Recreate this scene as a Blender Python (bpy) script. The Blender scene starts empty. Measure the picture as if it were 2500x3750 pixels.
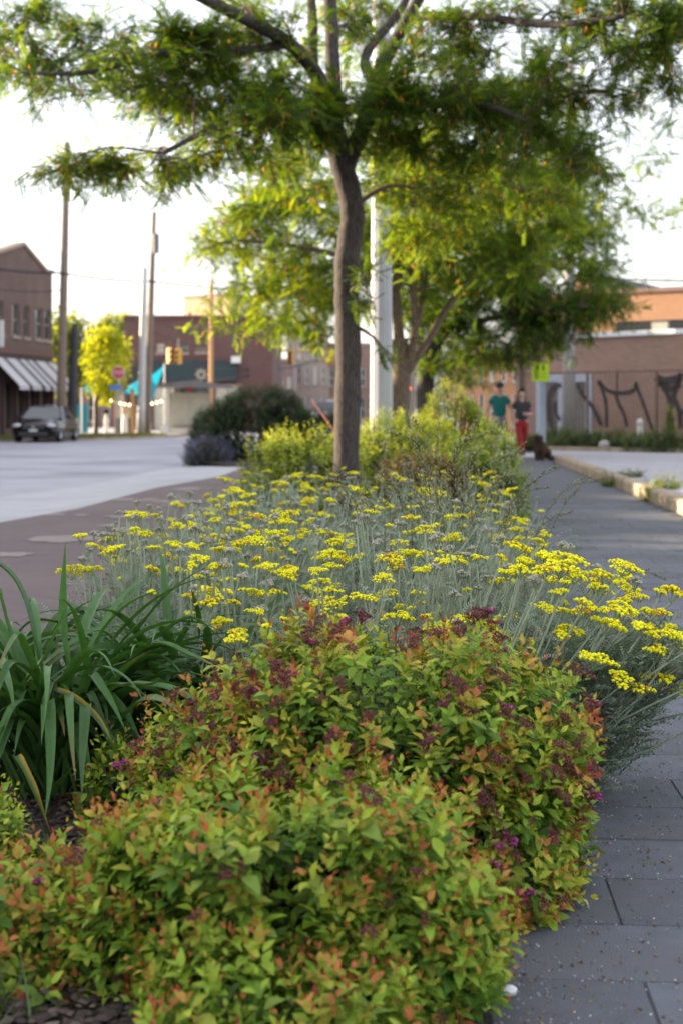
import bpy, bmesh, math, random
import numpy as np
from mathutils import Vector, Matrix

random.seed(7)
scene = bpy.context.scene
COL = scene.collection
R = math.radians

# ------------------------------------------------------------------ camera, sky, sun, exposure
CAM_H = 1.10            # eye height above the pavement, metres
FPX, CX, HY = 5208.3, 1250.0, 1505.0   # lens in photo pixels, image centre column, horizon row
cam_d = bpy.data.cameras.new('camera')
cam = bpy.data.objects.new('camera', cam_d); COL.objects.link(cam)
cam.location = (0, 0, CAM_H); cam.rotation_euler = (R(90), 0, 0)
cam_d.sensor_fit = 'VERTICAL'; cam_d.sensor_height = 36.0; cam_d.sensor_width = 24.0
cam_d.lens = 50.0; cam_d.shift_y = -(1875.0 - HY) / 3750.0
cam_d.clip_start = 0.05; cam_d.clip_end = 3000.0
cam_d.dof.use_dof = True; cam_d.dof.focus_distance = 4.2; cam_d.dof.aperture_fstop = 3.9
scene.camera = cam

SUN_ELEV, SUN_AHEAD = R(11.0), R(23.0)     # low evening sun from the left, a little ahead of the lens
to_sun = Vector((-math.cos(SUN_AHEAD) * math.cos(SUN_ELEV), math.sin(SUN_AHEAD) * math.cos(SUN_ELEV), math.sin(SUN_ELEV)))
world = bpy.data.worlds.new('World'); scene.world = world; world.use_nodes = True
wn, wl = world.node_tree.nodes, world.node_tree.links
wn.clear()
w_out = wn.new('ShaderNodeOutputWorld'); w_bg = wn.new('ShaderNodeBackground'); w_sky = wn.new('ShaderNodeTexSky')
w_sky.sky_type = 'NISHITA'; w_sky.sun_disc = False
w_sky.sun_elevation = SUN_ELEV
w_sky.sun_rotation = math.atan2(to_sun.x, to_sun.y)
w_sky.altitude = 100.0; w_sky.air_density = 1.0; w_sky.dust_density = 2.2; w_sky.ozone_density = 1.0
# a thin even veil of bright evening cloud over the whole sky
w_tc = wn.new('ShaderNodeTexCoord'); w_map = wn.new('ShaderNodeMapping'); w_map.inputs['Scale'].default_value = (1, 1, 3.5)
w_noise = wn.new('ShaderNodeTexNoise'); w_noise.inputs['Scale'].default_value = 2.2; w_noise.inputs['Detail'].default_value = 5
w_ramp = wn.new('ShaderNodeValToRGB')
w_ramp.color_ramp.elements[0].position = 0.35; w_ramp.color_ramp.elements[0].color = (0.34, 0.34, 0.34, 1)
w_ramp.color_ramp.elements[1].position = 0.65; w_ramp.color_ramp.elements[1].color = (0.62, 0.62, 0.62, 1)
w_mix = wn.new('ShaderNodeMix'); w_mix.data_type = 'RGBA'
w_mix.inputs['B'].default_value = (6.6, 6.5, 6.9, 1)
wl.new(w_tc.outputs['Generated'], w_map.inputs['Vector']); wl.new(w_map.outputs['Vector'], w_noise.inputs['Vector'])
wl.new(w_noise.outputs['Fac'], w_ramp.inputs['Fac']); wl.new(w_ramp.outputs['Color'], w_mix.inputs['Factor'])
wl.new(w_sky.outputs['Color'], w_mix.inputs['A']); wl.new(w_mix.outputs['Result'], w_bg.inputs['Color'])
w_bg.inputs['Strength'].default_value = 0.10
wl.new(w_bg.outputs['Background'], w_out.inputs['Surface'])

sun_d = bpy.data.lights.new('sun', 'SUN'); sun_d.energy = 5.0; sun_d.angle = R(0.6); sun_d.color = (1.0, 0.80, 0.56)
sun = bpy.data.objects.new('sun', sun_d); COL.objects.link(sun)
sun.rotation_euler = to_sun.to_track_quat('Z', 'Y').to_euler(); sun.location = (-30, 12, 20)

vs = scene.view_settings
vs.view_transform = 'Standard'; vs.look = 'None'; vs.gamma = 1.0; vs.use_curve_mapping = False
vs.exposure = 1.9
scene.cycles.max_bounces = 8; scene.cycles.diffuse_bounces = 2; scene.cycles.glossy_bounces = 3
scene.cycles.transmission_bounces = 4; scene.cycles.transparent_max_bounces = 8
scene.cycles.use_denoising = True
scene.cycles.sample_clamp_indirect = 6.0

# ------------------------------------------------------------------ helpers
def at(px, py, Y):
    """the point at distance Y whose place in the photograph is (px, py)"""
    return Vector(((px - CX) / FPX * Y, Y, CAM_H - (py - HY) / FPX * Y))

def ground(px, py, z=0.0):
    return at(px, py, FPX * (CAM_H - z) / (py - HY))

def tag(o, label=None, cat=None, group=None, kind=None):
    if label: o['label'] = label
    if cat: o['category'] = cat
    if group: o['group'] = group
    if kind: o['kind'] = kind
    return o

def empty(name, loc=(0, 0, 0), rz=0.0, label=None, cat=None, group=None):
    o = bpy.data.objects.new(name, None); COL.objects.link(o)
    o.location = loc; o.rotation_euler = (0, 0, rz); o.empty_display_size = 0.1
    return tag(o, label, cat, group)

def link_mesh(name, me, parent=None, mat=None):
    if mat is not None and len(me.materials) == 0: me.materials.append(mat)
    o = bpy.data.objects.new(name, me); COL.objects.link(o)
    if parent is not None: o.parent = parent
    return o

class MB:
    """collects simple solids; build() links them as ONE mesh object"""
    def __init__(s): s.v = []; s.f = []; s.c = []; s.col = (1, 1, 1); s.smooth = []; s.sm = False
    def add(s, vs, fs):
        n = len(s.v); s.v += [tuple(p) for p in vs]; s.c += [s.col] * len(vs)
        s.f += [tuple(i + n for i in f) for f in fs]; s.smooth += [s.sm] * len(fs); return s
    def box(s, x0, x1, y0, y1, z0, z1, bevel=0.0):
        if bevel <= 0:
            return s.add([(x0,y0,z0),(x1,y0,z0),(x1,y1,z0),(x0,y1,z0),(x0,y0,z1),(x1,y0,z1),(x1,y1,z1),(x0,y1,z1)],
                         [(0,3,2,1),(4,5,6,7),(0,1,5,4),(1,2,6,5),(2,3,7,6),(3,0,4,7)])
        b = bevel
        vs = []
        for z, i in ((z0, 0), (z1 - b, 0), (z1, b)):
            vs += [(x0+i,y0+i,z),(x1-i,y0+i,z),(x1-i,y1-i,z),(x0+i,y1-i,z)]
        fs = [(0,3,2,1),(8,9,10,11)]
        for k in (0, 4):
            for j in range(4): fs.append((k+j, k+(j+1)%4, k+4+(j+1)%4, k+4+j))
        return s.add(vs, fs)
    def quad(s, a, b, c, d): return s.add([a, b, c, d], [(0, 1, 2, 3)])
    def bar(s, p, q, r, n=6, r2=None, cap=True):
        return s.tube([p, q], [r, r if r2 is None else r2], n, cap)
    def tube(s, pts, rad, n=8, cap=True):
        pts = [Vector(p) for p in pts]; rings = []; up = Vector((0.31, 0.17, 0.93))
        for i, p in enumerate(pts):
            d = (pts[min(i+1, len(pts)-1)] - pts[max(i-1, 0)])
            d = d.normalized() if d.length > 1e-9 else Vector((0, 0, 1))
            if i == 0:
                a = d.cross(Vector((0, 1, 0)) if abs(d.y) < 0.9 else Vector((1, 0, 0))).normalized()
            else:
                a = (a - d * a.dot(d)).normalized()
            b = d.cross(a)
            rr = rad[i]
            rings.append([p + (a * math.cos(2*math.pi*k/n) + b * math.sin(2*math.pi*k/n)) * rr for k in range(n)])
        vs = [v for r in rings for v in r]; fs = []
        for i in range(len(rings) - 1):
            for k in range(n):
                fs.append((i*n+k, i*n+(k+1) % n, (i+1)*n+(k+1) % n, (i+1)*n+k))
        if cap:
            fs.append(tuple(range(n-1, -1, -1))); fs.append(tuple((len(rings)-1)*n + k for k in range(n)))
        return s.add(vs, fs)
    def prism(s, poly, y0, y1):
        """polygon in xz extruded along y"""
        n = len(poly)
        vs = [(x, y0, z) for x, z in poly] + [(x, y1, z) for x, z in poly]
        fs = [tuple(range(n)), tuple(range(2*n-1, n-1, -1))] + [(i, i+n, (i+1) % n + n, (i+1) % n) for i in range(n)]
        return s.add(vs, fs)
    def slab(s, poly, z0, z1):
        """polygon in xy extruded along z"""
        n = len(poly)
        vs = [(x, y, z0) for x, y in poly] + [(x, y, z1) for x, y in poly]
        fs = [tuple(range(n-1, -1, -1)), tuple(range(n, 2*n))] + [(i, (i+1) % n, (i+1) % n + n, i+n) for i in range(n)]
        return s.add(vs, fs)
    def ellipsoid(s, c, rx, ry, rz, n=12, m=8):
        vs = [(c[0], c[1], c[2] - rz)]; fs = []
        for i in range(1, m):
            th = -math.pi/2 + math.pi * i / m
            for k in range(n):
                a = 2*math.pi*k/n
                vs.append((c[0] + rx*math.cos(th)*math.cos(a), c[1] + ry*math.cos(th)*math.sin(a), c[2] + rz*math.sin(th)))
        vs.append((c[0], c[1], c[2] + rz)); last = len(vs) - 1
        for k in range(n):
            fs.append((0, 1 + (k+1) % n, 1 + k)); fs.append((last, last - n + k, last - n + (k+1) % n))
        for i in range(m - 2):
            for k in range(n):
                fs.append((1+i*n+k, 1+i*n+(k+1) % n, 1+(i+1)*n+(k+1) % n, 1+(i+1)*n+k))
        return s.add(vs, fs)
    def mesh(s, name, mat=None, smooth=None, colors=False):
        me = bpy.data.meshes.new(name); me.from_pydata(s.v, [], s.f)
        bm = bmesh.new(); bm.from_mesh(me); bmesh.ops.recalc_face_normals(bm, faces=bm.faces); bm.to_mesh(me); bm.free()
        if mat is not None: me.materials.append(mat)
        if smooth is not None: me.polygons.foreach_set('use_smooth', [smooth] * len(me.polygons))
        elif any(s.smooth): me.polygons.foreach_set('use_smooth', s.smooth)
        if colors:
            at_ = me.attributes.new('Col', 'FLOAT_COLOR', 'POINT')
            at_.data.foreach_set('color', np.array([(*c, 1.0) for c in s.c], dtype=np.float32).ravel())
        me.update(); return me
    def build(s, name, mat=None, parent=None, smooth=None, colors=False):
        return link_mesh(name, s.mesh(name, mat, smooth, colors), parent)

def np_mesh(name, V, T, C, mat, smooth=False):
    """triangles (or quads) from numpy arrays, with a colour for each vertex"""
    me = bpy.data.meshes.new(name); k = T.shape[1]
    me.vertices.add(len(V)); me.vertices.foreach_set('co', np.ascontiguousarray(V, dtype=np.float32).ravel())
    me.loops.add(T.size); me.loops.foreach_set('vertex_index', np.ascontiguousarray(T, dtype=np.int32).ravel())
    me.polygons.add(len(T)); me.polygons.foreach_set('loop_start', np.arange(0, T.size, k, dtype=np.int32))
    try: me.polygons.foreach_set('loop_total', np.full(len(T), k, dtype=np.int32))
    except Exception: pass
    if smooth: me.polygons.foreach_set('use_smooth', np.ones(len(T), dtype=bool))
    if C is not None:
        a = me.attributes.new('Col', 'FLOAT_COLOR', 'POINT')
        a.data.foreach_set('color', np.concatenate([C, np.ones((len(C), 1))], axis=1).astype(np.float32).ravel())
    me.update(calc_edges=True); me.validate()
    if mat is not None: me.materials.append(mat)
    return me

def stamp(tv, tt, M, L, C):
    """copies template (tv verts, tt faces) through k matrices M (k,3,3) at L (k,3) with colours C (k,3)"""
    k, n = len(L), len(tv)
    V = np.einsum('kij,nj->kni', M, tv) + L[:, None, :]
    T = (tt[None, :, :] + (np.arange(k) * n)[:, None, None]).reshape(-1, tt.shape[1])
    return V.reshape(-1, 3), T, np.repeat(C, n, axis=0)

def join_np(parts):
    V, T, C, n = [], [], [], 0
    for v, t, c in parts:
        V.append(v); T.append(t + n); C.append(c); n += len(v)
    return np.concatenate(V), np.concatenate(T), np.concatenate(C)

def unit(a): return a / np.maximum(np.linalg.norm(a, axis=-1, keepdims=True), 1e-9)

def frames(x, up):
    """matrices whose columns are x (unit), y, z with z near up"""
    x = unit(x); y = unit(np.cross(up, x)); z = np.cross(x, y)
    return np.stack([x, y, z], axis=2)

def spline(pts, n=6):
    pts = [Vector(p) for p in pts]
    if len(pts) < 3: 
        return [pts[0].lerp(pts[-1], i / n) for i in range(n + 1)]
    P = [pts[0]*2 - pts[1]] + pts + [pts[-1]*2 - pts[-2]]; out = []
    for i in range(1, len(P) - 2):
        a, b, c, d = P[i-1], P[i], P[i+1], P[i+2]
        for k in range(n):
            t = k / n
            out.append(0.5*((2*b) + (c-a)*t + (2*a-5*b+4*c-d)*t*t + (3*b-a-3*c+d)*t**3))
    return out + [pts[-1]]

def lerp_list(a, n):
    m = len(a) - 1
    return [a[min(int(i/(n-1)*m), m-1)] + (a[min(int(i/(n-1)*m), m-1)+1] - a[min(int(i/(n-1)*m), m-1)]) * (i/(n-1)*m - min(int(i/(n-1)*m), m-1)) for i in range(n)]

# ------------------------------------------------------------------ materials
def nt(name):
    m = bpy.data.materials.new(name); m.use_nodes = True
    n, l = m.node_tree.nodes, m.node_tree.links
    return m, n, l, n['Principled BSDF'], n['Material Output']

def plain(name, col, rough=0.6, metal=0.0, var=0.12, scale=6.0, bump=0.0, bscale=60.0, spec=0.5, coat=0.0, stain=None, stain_scale=1.2, orand=0.0):
    """a colour with noise in it, fine relief and (optionally) larger stains"""
    m, n, l, p, o = nt(name)
    tc = n.new('ShaderNodeTexCoord')
    vec = tc.outputs['Object']
    if orand > 0:      # every piece its own patch of the texture
        oi = n.new('ShaderNodeObjectInfo'); va = n.new('ShaderNodeVectorMath'); va.operation = 'ADD'; mu_ = n.new('ShaderNodeMath'); mu_.operation = 'MULTIPLY'; mu_.inputs[1].default_value = 57.0
        l.new(oi.outputs['Random'], mu_.inputs[0]); l.new(vec, va.inputs[0]); l.new(mu_.outputs['Value'], va.inputs[1]); vec = va.outputs['Vector']
    no = n.new('ShaderNodeTexNoise'); no.inputs['Scale'].default_value = scale; no.inputs['Detail'].default_value = 6
    l.new(vec, no.inputs['Vector'])
    mx = n.new('ShaderNodeMix'); mx.data_type = 'RGBA'
    mx.inputs['A'].default_value = (*[max(c*(1-var*2), 0) for c in col], 1); mx.inputs['B'].default_value = (*[min(c*(1+var*2), 1) for c in col], 1)
    l.new(no.outputs['Fac'], mx.inputs['Factor']); out = mx.outputs['Result']
    if stain:
        n2 = n.new('ShaderNodeTexNoise'); n2.inputs['Scale'].default_value = stain_scale; n2.inputs['Detail'].default_value = 4
        l.new(vec, n2.inputs['Vector'])
        rp = n.new('ShaderNodeValToRGB'); rp.color_ramp.elements[0].position = 0.48; rp.color_ramp.elements[1].position = 0.68
        l.new(n2.outputs['Fac'], rp.inputs['Fac'])
        m2 = n.new('ShaderNodeMix'); m2.data_type = 'RGBA'; m2.inputs['B'].default_value = (*stain, 1)
        l.new(rp.outputs['Color'], m2.inputs['Factor']); l.new(out, m2.inputs['A']); out = m2.outputs['Result']
    if orand > 0:
        mr_ = n.new('ShaderNodeMapRange'); mr_.inputs['To Min'].default_value = 1 - orand; mr_.inputs['To Max'].default_value = 1 + orand; l.new(oi.outputs['Random'], mr_.inputs['Value'])
        hv = n.new('ShaderNodeHueSaturation'); l.new(mr_.outputs['Result'], hv.inputs['Value']); l.new(out, hv.inputs['Color']); out = hv.outputs['Color']
    l.new(out, p.inputs['Base Color'])
    p.inputs['Roughness'].default_value = rough; p.inputs['Metallic'].default_value = metal
    p.inputs['Specular IOR Level'].default_value = spec; p.inputs['Coat Weight'].default_value = coat
    if bump > 0:
        nb = n.new('ShaderNodeTexNoise'); nb.inputs['Scale'].default_value = bscale; nb.inputs['Detail'].default_value = 5
        l.new(tc.outputs['Object'], nb.inputs['Vector'])
        bp = n.new('ShaderNodeBump'); bp.inputs['Strength'].default_value = bump; bp.inputs['Distance'].default_value = 0.02
        l.new(nb.outputs['Fac'], bp.inputs['Height']); l.new(bp.outputs['Normal'], p.inputs['Normal'])
    return m

def leaf_mat(name, trans=0.4, rough=0.5, tcol=(1.25, 1.15, 0.45), spec=0.35, jitter=0.25):
    """leaf colour from the vertex colours; part of the light passes through the blade"""
    m, n, l, p, o = nt(name)
    a = n.new('ShaderNodeAttribute'); a.attribute_name = 'Col'
    oi = n.new('ShaderNodeObjectInfo')
    tc = n.new('ShaderNodeTexCoord'); no = n.new('ShaderNodeTexNoise'); no.inputs['Scale'].default_value = 45; no.inputs['Detail'].default_value = 3
    l.new(tc.outputs['Object'], no.inputs['Vector'])
    mr = n.new('ShaderNodeMapRange'); mr.inputs['To Min'].default_value = 1 - jitter; mr.inputs['To Max'].default_value = 1 + jitter
    l.new(no.outputs['Fac'], mr.inputs['Value'])
    hs = n.new('ShaderNodeHueSaturation'); l.new(a.outputs['Color'], hs.inputs['Color']); l.new(mr.outputs['Result'], hs.inputs['Value'])
    l.new(hs.outputs['Color'], p.inputs['Base Color'])
    p.inputs['Roughness'].default_value = rough; p.inputs['Specular IOR Level'].default_value = spec
    tr = n.new('ShaderNodeBsdfTranslucent')
    ml = n.new('ShaderNodeMix'); ml.data_type = 'RGBA'; ml.blend_type = 'MULTIPLY'; ml.inputs['Factor'].default_value = 1.0; ml.clamp_result = False
    ml.inputs['B'].default_value = (*tcol, 1); l.new(hs.outputs['Color'], ml.inputs['A']); l.new(ml.outputs['Result'], tr.inputs['Color'])
    ms = n.new('ShaderNodeMixShader'); ms.inputs['Fac'].default_value = trans
    l.new(p.outputs['BSDF'], ms.inputs[1]); l.new(tr.outputs['BSDF'], ms.inputs[2]); l.new(ms.outputs['Shader'], o.inputs['Surface'])
    return m

def vcol_mat(name, rough=0.6, spec=0.4):
    m, n, l, p, o = nt(name)
    a = n.new('ShaderNodeAttribute'); a.attribute_name = 'Col'
    l.new(a.outputs['Color'], p.inputs['Base Color']); p.inputs['Roughness'].default_value = rough; p.inputs['Specular IOR Level'].default_value = spec
    return m

def brick_mat(name, c1, c2, mortar, bw=0.21, bh=0.075, stain=None):
    m, n, l, p, o = nt(name)
    tc = n.new('ShaderNodeTexCoord'); sx = n.new('ShaderNodeSeparateXYZ'); l.new(tc.outputs['Object'], sx.inputs['Vector'])
    ad = n.new('ShaderNodeMath'); ad.operation = 'ADD'; l.new(sx.outputs['X'], ad.inputs[0]); l.new(sx.outputs['Y'], ad.inputs[1])
    cb = n.new('ShaderNodeCombineXYZ'); l.new(ad.outputs['Value'], cb.inputs['X']); l.new(sx.outputs['Z'], cb.inputs['Y'])
    br = n.new('ShaderNodeTexBrick'); l.new(cb.outputs['Vector'], br.inputs['Vector'])
    br.inputs['Color1'].default_value = (*c1, 1); br.inputs['Color2'].default_value = (*c2, 1); br.inputs['Mortar'].default_value = (*mortar, 1)
    br.inputs['Scale'].default_value = 1.0; br.inputs['Brick Width'].default_value = bw; br.inputs['Row Height'].default_value = bh
    br.inputs['Mortar Size'].default_value = 0.008; br.inputs['Bias'].default_value = -0.1
    no = n.new('ShaderNodeTexNoise'); no.inputs['Scale'].default_value = 0.9; no.inputs['Detail'].default_value = 7; l.new(tc.outputs['Object'], no.inputs['Vector'])
    rp = n.new('ShaderNodeValToRGB'); rp.color_ramp.elements[0].position = 0.45; rp.color_ramp.elements[1].position = 0.75
    l.new(no.outputs['Fac'], rp.inputs['Fac'])
    mx = n.new('ShaderNodeMix'); mx.data_type = 'RGBA'; mx.inputs['B'].default_value = (*(stain or tuple(c*1.5 for c in c1)), 1)
    mu = n.new('ShaderNodeMath'); mu.operation = 'MULTIPLY'; mu.inputs[1].default_value = 0.6; l.new(rp.outputs['Color'], mu.inputs[0])
    l.new(mu.outputs['Value'], mx.inputs['Factor']); l.new(br.outputs['Color'], mx.inputs['A']); l.new(mx.outputs['Result'], p.inputs['Base Color'])
    p.inputs['Roughness'].default_value = 0.88
    bp = n.new('ShaderNodeBump'); bp.inputs['Strength'].default_value = 0.6; bp.inputs['Distance'].default_value = 0.01
    iv = n.new('ShaderNodeMath'); iv.operation = 'SUBTRACT'; iv.inputs[0].default_value = 1.0; l.new(br.outputs['Fac'], iv.inputs[1])
    l.new(iv.outputs['Value'], bp.inputs['Height']); l.new(bp.outputs['Normal'], p.inputs['Normal'])
    return m

def bark_mat(name, c1, c2, moss=(0.10, 0.11, 0.03)):
    m, n, l, p, o = nt(name)
    tc = n.new('ShaderNodeTexCoord'); mp = n.new('ShaderNodeMapping'); mp.inputs['Scale'].default_value = (22, 22, 9)
    l.new(tc.outputs['Object'], mp.inputs['Vector'])
    no = n.new('ShaderNodeTexNoise'); no.inputs['Scale'].default_value = 1.6; no.inputs['Detail'].default_value = 9; no.inputs['Roughness'].default_value = 0.65
    l.new(mp.outputs['Vector'], no.inputs['Vector'])
    rp = n.new('ShaderNodeValToRGB'); rp.color_ramp.elements[0].position = 0.32; rp.color_ramp.elements[1].position = 0.7
    rp.color_ramp.elements[0].color = (*c1, 1); rp.color_ramp.elements[1].color = (*c2, 1); l.new(no.outputs['Fac'], rp.inputs['Fac'])
    n2 = n.new('ShaderNodeTexNoise'); n2.inputs['Scale'].default_value = 3.4; n2.inputs['Detail'].default_value = 6; l.new(tc.outputs['Object'], n2.inputs['Vector'])
    r2 = n.new('ShaderNodeValToRGB'); r2.color_ramp.elements[0].position = 0.55; r2.color_ramp.elements[1].position = 0.72; l.new(n2.outputs['Fac'], r2.inputs['Fac'])
    mu = n.new('ShaderNodeMath'); mu.operation = 'MULTIPLY'; mu.inputs[1].default_value = 0.7; l.new(r2.outputs['Color'], mu.inputs[0])
    mx = n.new('ShaderNodeMix'); mx.data_type = 'RGBA'; mx.inputs['B'].default_value = (*moss, 1)
    l.new(mu.outputs['Value'], mx.inputs['Factor']); l.new(rp.outputs['Color'], mx.inputs['A']); l.new(mx.outputs['Result'], p.inputs['Base Color'])
    p.inputs['Roughness'].default_value = 0.9
    bp = n.new('ShaderNodeBump'); bp.inputs['Strength'].default_value = 0.8; bp.inputs['Distance'].default_value = 0.02
    l.new(no.outputs['Fac'], bp.inputs['Height']); l.new(bp.outputs['Normal'], p.inputs['Normal'])
    return m

M = {}
M['paver'] = plain('slate_paver', (0.108, 0.116, 0.137), 0.85, var=0.18, scale=14, bump=0.35, bscale=240, stain=(0.105, 0.106, 0.115), stain_scale=2.2, orand=0.16)
M['joint'] = plain('sandy_joint', (0.075, 0.072, 0.07), 0.95, var=0.3, scale=60, bump=0.5)
M['concrete'] = plain('pale_concrete', (0.42, 0.42, 0.43), 0.85, var=0.10, scale=3, bump=0.2, bscale=120, stain=(0.30, 0.30, 0.31), stain_scale=0.35)
M['road'] = plain('worn_road', (0.335, 0.33, 0.365), 0.85, var=0.14, scale=1.2, bump=0.25, bscale=150, stain=(0.215, 0.215, 0.235), stain_scale=0.3)
M['strip'] = plain('concrete_apron', (0.39, 0.39, 0.41), 0.85, var=0.10, scale=2.5, bump=0.2, bscale=120, stain=(0.34, 0.34, 0.36), stain_scale=0.6)
M['brickband'] = plain('brown_paving', (0.118, 0.086, 0.086), 0.85, var=0.14, scale=5, bump=0.3, bscale=120, stain=(0.14, 0.104, 0.10), stain_scale=0.6)
M['lot'] = plain('lot_asphalt', (0.34, 0.33, 0.36), 0.9, var=0.10, scale=2, bump=0.3, bscale=130, stain=(0.38, 0.37, 0.39), stain_scale=0.25)
M['kerb'] = plain('kerb_stone', (0.36, 0.29, 0.215), 0.9, var=0.16, scale=7, bump=0.4, bscale=90, stain=(0.22, 0.18, 0.13), stain_scale=2.2, orand=0.12)
M['mulch'] = plain('mulch_soil', (0.030, 0.022, 0.018), 0.95, var=0.4, scale=50, bump=0.9, bscale=70)
M['earth'] = plain('far_ground', (0.20, 0.19, 0.17), 0.95, var=0.2, scale=0.3)
M['grass_soil'] = plain('verge_soil', (0.10, 0.11, 0.04), 0.95, var=0.3, scale=2)
M['leaf'] = leaf_mat('leaf', 0.24, 0.6, spec=0.18)
M['tree_leaf'] = leaf_mat('locust_leaf', 0.6, 0.55, tcol=(2.4, 2.1, 0.36), spec=0.2, jitter=0.3)
M['blade'] = leaf_mat('blade', 0.22, 0.42, tcol=(1.1, 1.3, 0.45), spec=0.3, jitter=0.3)
M['grey_leaf'] = leaf_mat('woolly_leaf', 0.25, 0.8, tcol=(1.0, 1.05, 0.7), spec=0.2)
M['petal'] = leaf_mat('petal', 0.15, 0.7, tcol=(1.1, 1.0, 0.5), spec=0.2, jitter=0.18)
M['bark'] = bark_mat('locust_bark', (0.024, 0.019, 0.017), (0.092, 0.074, 0.064), moss=(0.075, 0.07, 0.03))
M['bark2'] = bark_mat('far_bark', (0.07, 0.05, 0.035), (0.22, 0.155, 0.10), moss=(0.12, 0.10, 0.04))
M['twig'] = plain('twig_wood', (0.10, 0.06, 0.045), 0.8, var=0.2, scale=40)
M['white_metal'] = plain('white_painted_steel', (0.38, 0.39, 0.42), 0.5, var=0.04, scale=3, stain=(0.34, 0.345, 0.37), stain_scale=1.5)
M['wood_pole'] = bark_mat('weathered_pole', (0.13, 0.095, 0.07), (0.30, 0.235, 0.18), moss=(0.18, 0.14, 0.11))
M['wood_orange'] = plain('fresh_timber', (0.50, 0.28, 0.12), 0.8, var=0.12, scale=6)
M['grey_pole'] = plain('galvanised', (0.50, 0.48, 0.46), 0.6, var=0.1, scale=4, metal=0.2)
M['conc_pole'] = plain('concrete_pole', (0.40, 0.385, 0.37), 0.85, var=0.1, scale=5, stain=(0.32, 0.30, 0.28), stain_scale=1.0)
M['dark'] = plain('dark_steel', (0.035, 0.035, 0.038), 0.55, var=0.15, scale=6)
M['black'] = plain('black_rubber', (0.015, 0.015, 0.016), 0.7, var=0.2, scale=10)
M['wire'] = plain('cable', (0.03, 0.03, 0.035), 0.7)
M['brick_brown'] = brick_mat('brown_brick', (0.122, 0.072, 0.062), (0.15, 0.088, 0.074), (0.13, 0.105, 0.095), stain=(0.185, 0.135, 0.122))
M['brick_dark'] = brick_mat('dark_red_brick', (0.125, 0.062, 0.055), (0.155, 0.075, 0.064), (0.13, 0.095, 0.085), stain=(0.16, 0.10, 0.09))
M['brick_pink'] = brick_mat('pink_brick', (0.335, 0.205, 0.16), (0.28, 0.168, 0.13), (0.30, 0.24, 0.20), stain=(0.21, 0.135, 0.11))
M['brick_orange'] = brick_mat('orange_brick', (0.48, 0.21, 0.09), (0.54, 0.25, 0.11), (0.42, 0.33, 0.25), stain=(0.5, 0.28, 0.16))
M['tan'] = plain('tan_render', (0.50, 0.37, 0.23), 0.9, var=0.06, scale=2)
M['mauve'] = plain('mauve_wall', (0.26, 0.19, 0.175), 0.9, var=0.1, scale=2)
M['stone_tan'] = plain('tan_stone', (0.34, 0.27, 0.22), 0.9, var=0.1, scale=2)
M['coping'] = plain('white_coping', (0.70, 0.70, 0.72), 0.6, var=0.05, scale=3)
M['blue_frame'] = plain('pale_blue_paint', (0.36, 0.40, 0.48), 0.6, var=0.1, scale=5)
M['door_grey'] = plain('grey_shutter', (0.17, 0.15, 0.14), 0.8, var=0.15, scale=5)
M['graffiti'] = plain('black_spray', (0.035, 0.032, 0.034), 0.8, var=0.3, scale=8)
M['glass'] = plain('window_glass', (0.03, 0.035, 0.04), 0.08, var=0.2, scale=1.0, spec=0.8)
M['window_wood'] = plain('window_frame_paint', (0.25, 0.22, 0.20), 0.6)
M['pale_blind'] = plain('pale_blind', (0.52, 0.50, 0.40), 0.7, var=0.1)
M['teal_dark'] = plain('dark_teal_fascia', (0.020, 0.042, 0.050), 0.6, var=0.15, scale=2)
M['turquoise'] = leaf_mat('sail_cloth', 0.35, 0.7, tcol=(0.8, 1.1, 1.2), jitter=0.08)
M['turq_paint'] = plain('turquoise_paint', (0.012, 0.24, 0.32), 0.6, var=0.1, scale=2)
M['awning_light'] = plain('awning_pale', (0.48, 0.46, 0.48), 0.8, var=0.06, scale=3)
M['awning_dark'] = plain('awning_black', (0.018, 0.02, 0.022), 0.8)
M['pillar'] = plain('brown_pillar', (0.085, 0.055, 0.048), 0.8, var=0.15)
M['grey_metal'] = plain('grey_sheet', (0.16, 0.15, 0.15), 0.5, var=0.1, scale=2)
M['amber'] = plain('signal_yellow', (0.62, 0.33, 0.06), 0.55, var=0.06, scale=4)
M['stop_red'] = plain('stop_red', (0.50, 0.06, 0.07), 0.5, var=0.06)
M['white_paint'] = plain('white_paint', (0.75, 0.74, 0.72), 0.6, var=0.05)
M['blue_sign'] = plain('blue_sign', (0.10, 0.22, 0.55), 0.5)
M['lime'] = plain('fluorescent_lime', (0.68, 0.92, 0.02), 0.6, var=0.04)
M['car_black'] = plain('black_car_paint', (0.005, 0.005, 0.006), 0.10, var=0.1, spec=0.35, coat=0.0)
M['car_white'] = plain('white_car_paint', (0.65, 0.65, 0.66), 0.3, coat=0.8)
M['car_red'] = plain('dark_red_paint', (0.07, 0.02, 0.02), 0.3, coat=0.8)
M['chrome'] = plain('chrome', (0.6, 0.6, 0.62), 0.2, metal=1.0)
M['lamp_glass'] = plain('headlamp', (0.55, 0.58, 0.60), 0.12, spec=0.9)
M['roof_dark'] = plain('dark_roof', (0.045, 0.047, 0.055), 0.8, var=0.15)
M['chip'] = vcol_mat('chips', 0.9)
M['flower_dark'] = vcol_mat('spirea_flower', 0.75, 0.25)
def emit(name, col, s):
    m, n, l, p, o = nt(name); p.inputs['Base Color'].default_value = (*col, 1)
    p.inputs['Emission Color'].default_value = (*col, 1); p.inputs['Emission Strength'].default_value = s; return m
M['red_lamp'] = emit('lit_red_lamp', (1.0, 0.05, 0.04), 6.0)
M['bulb'] = emit('lit_string_bulb', (1.0, 0.62, 0.35), 5.0)
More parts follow.
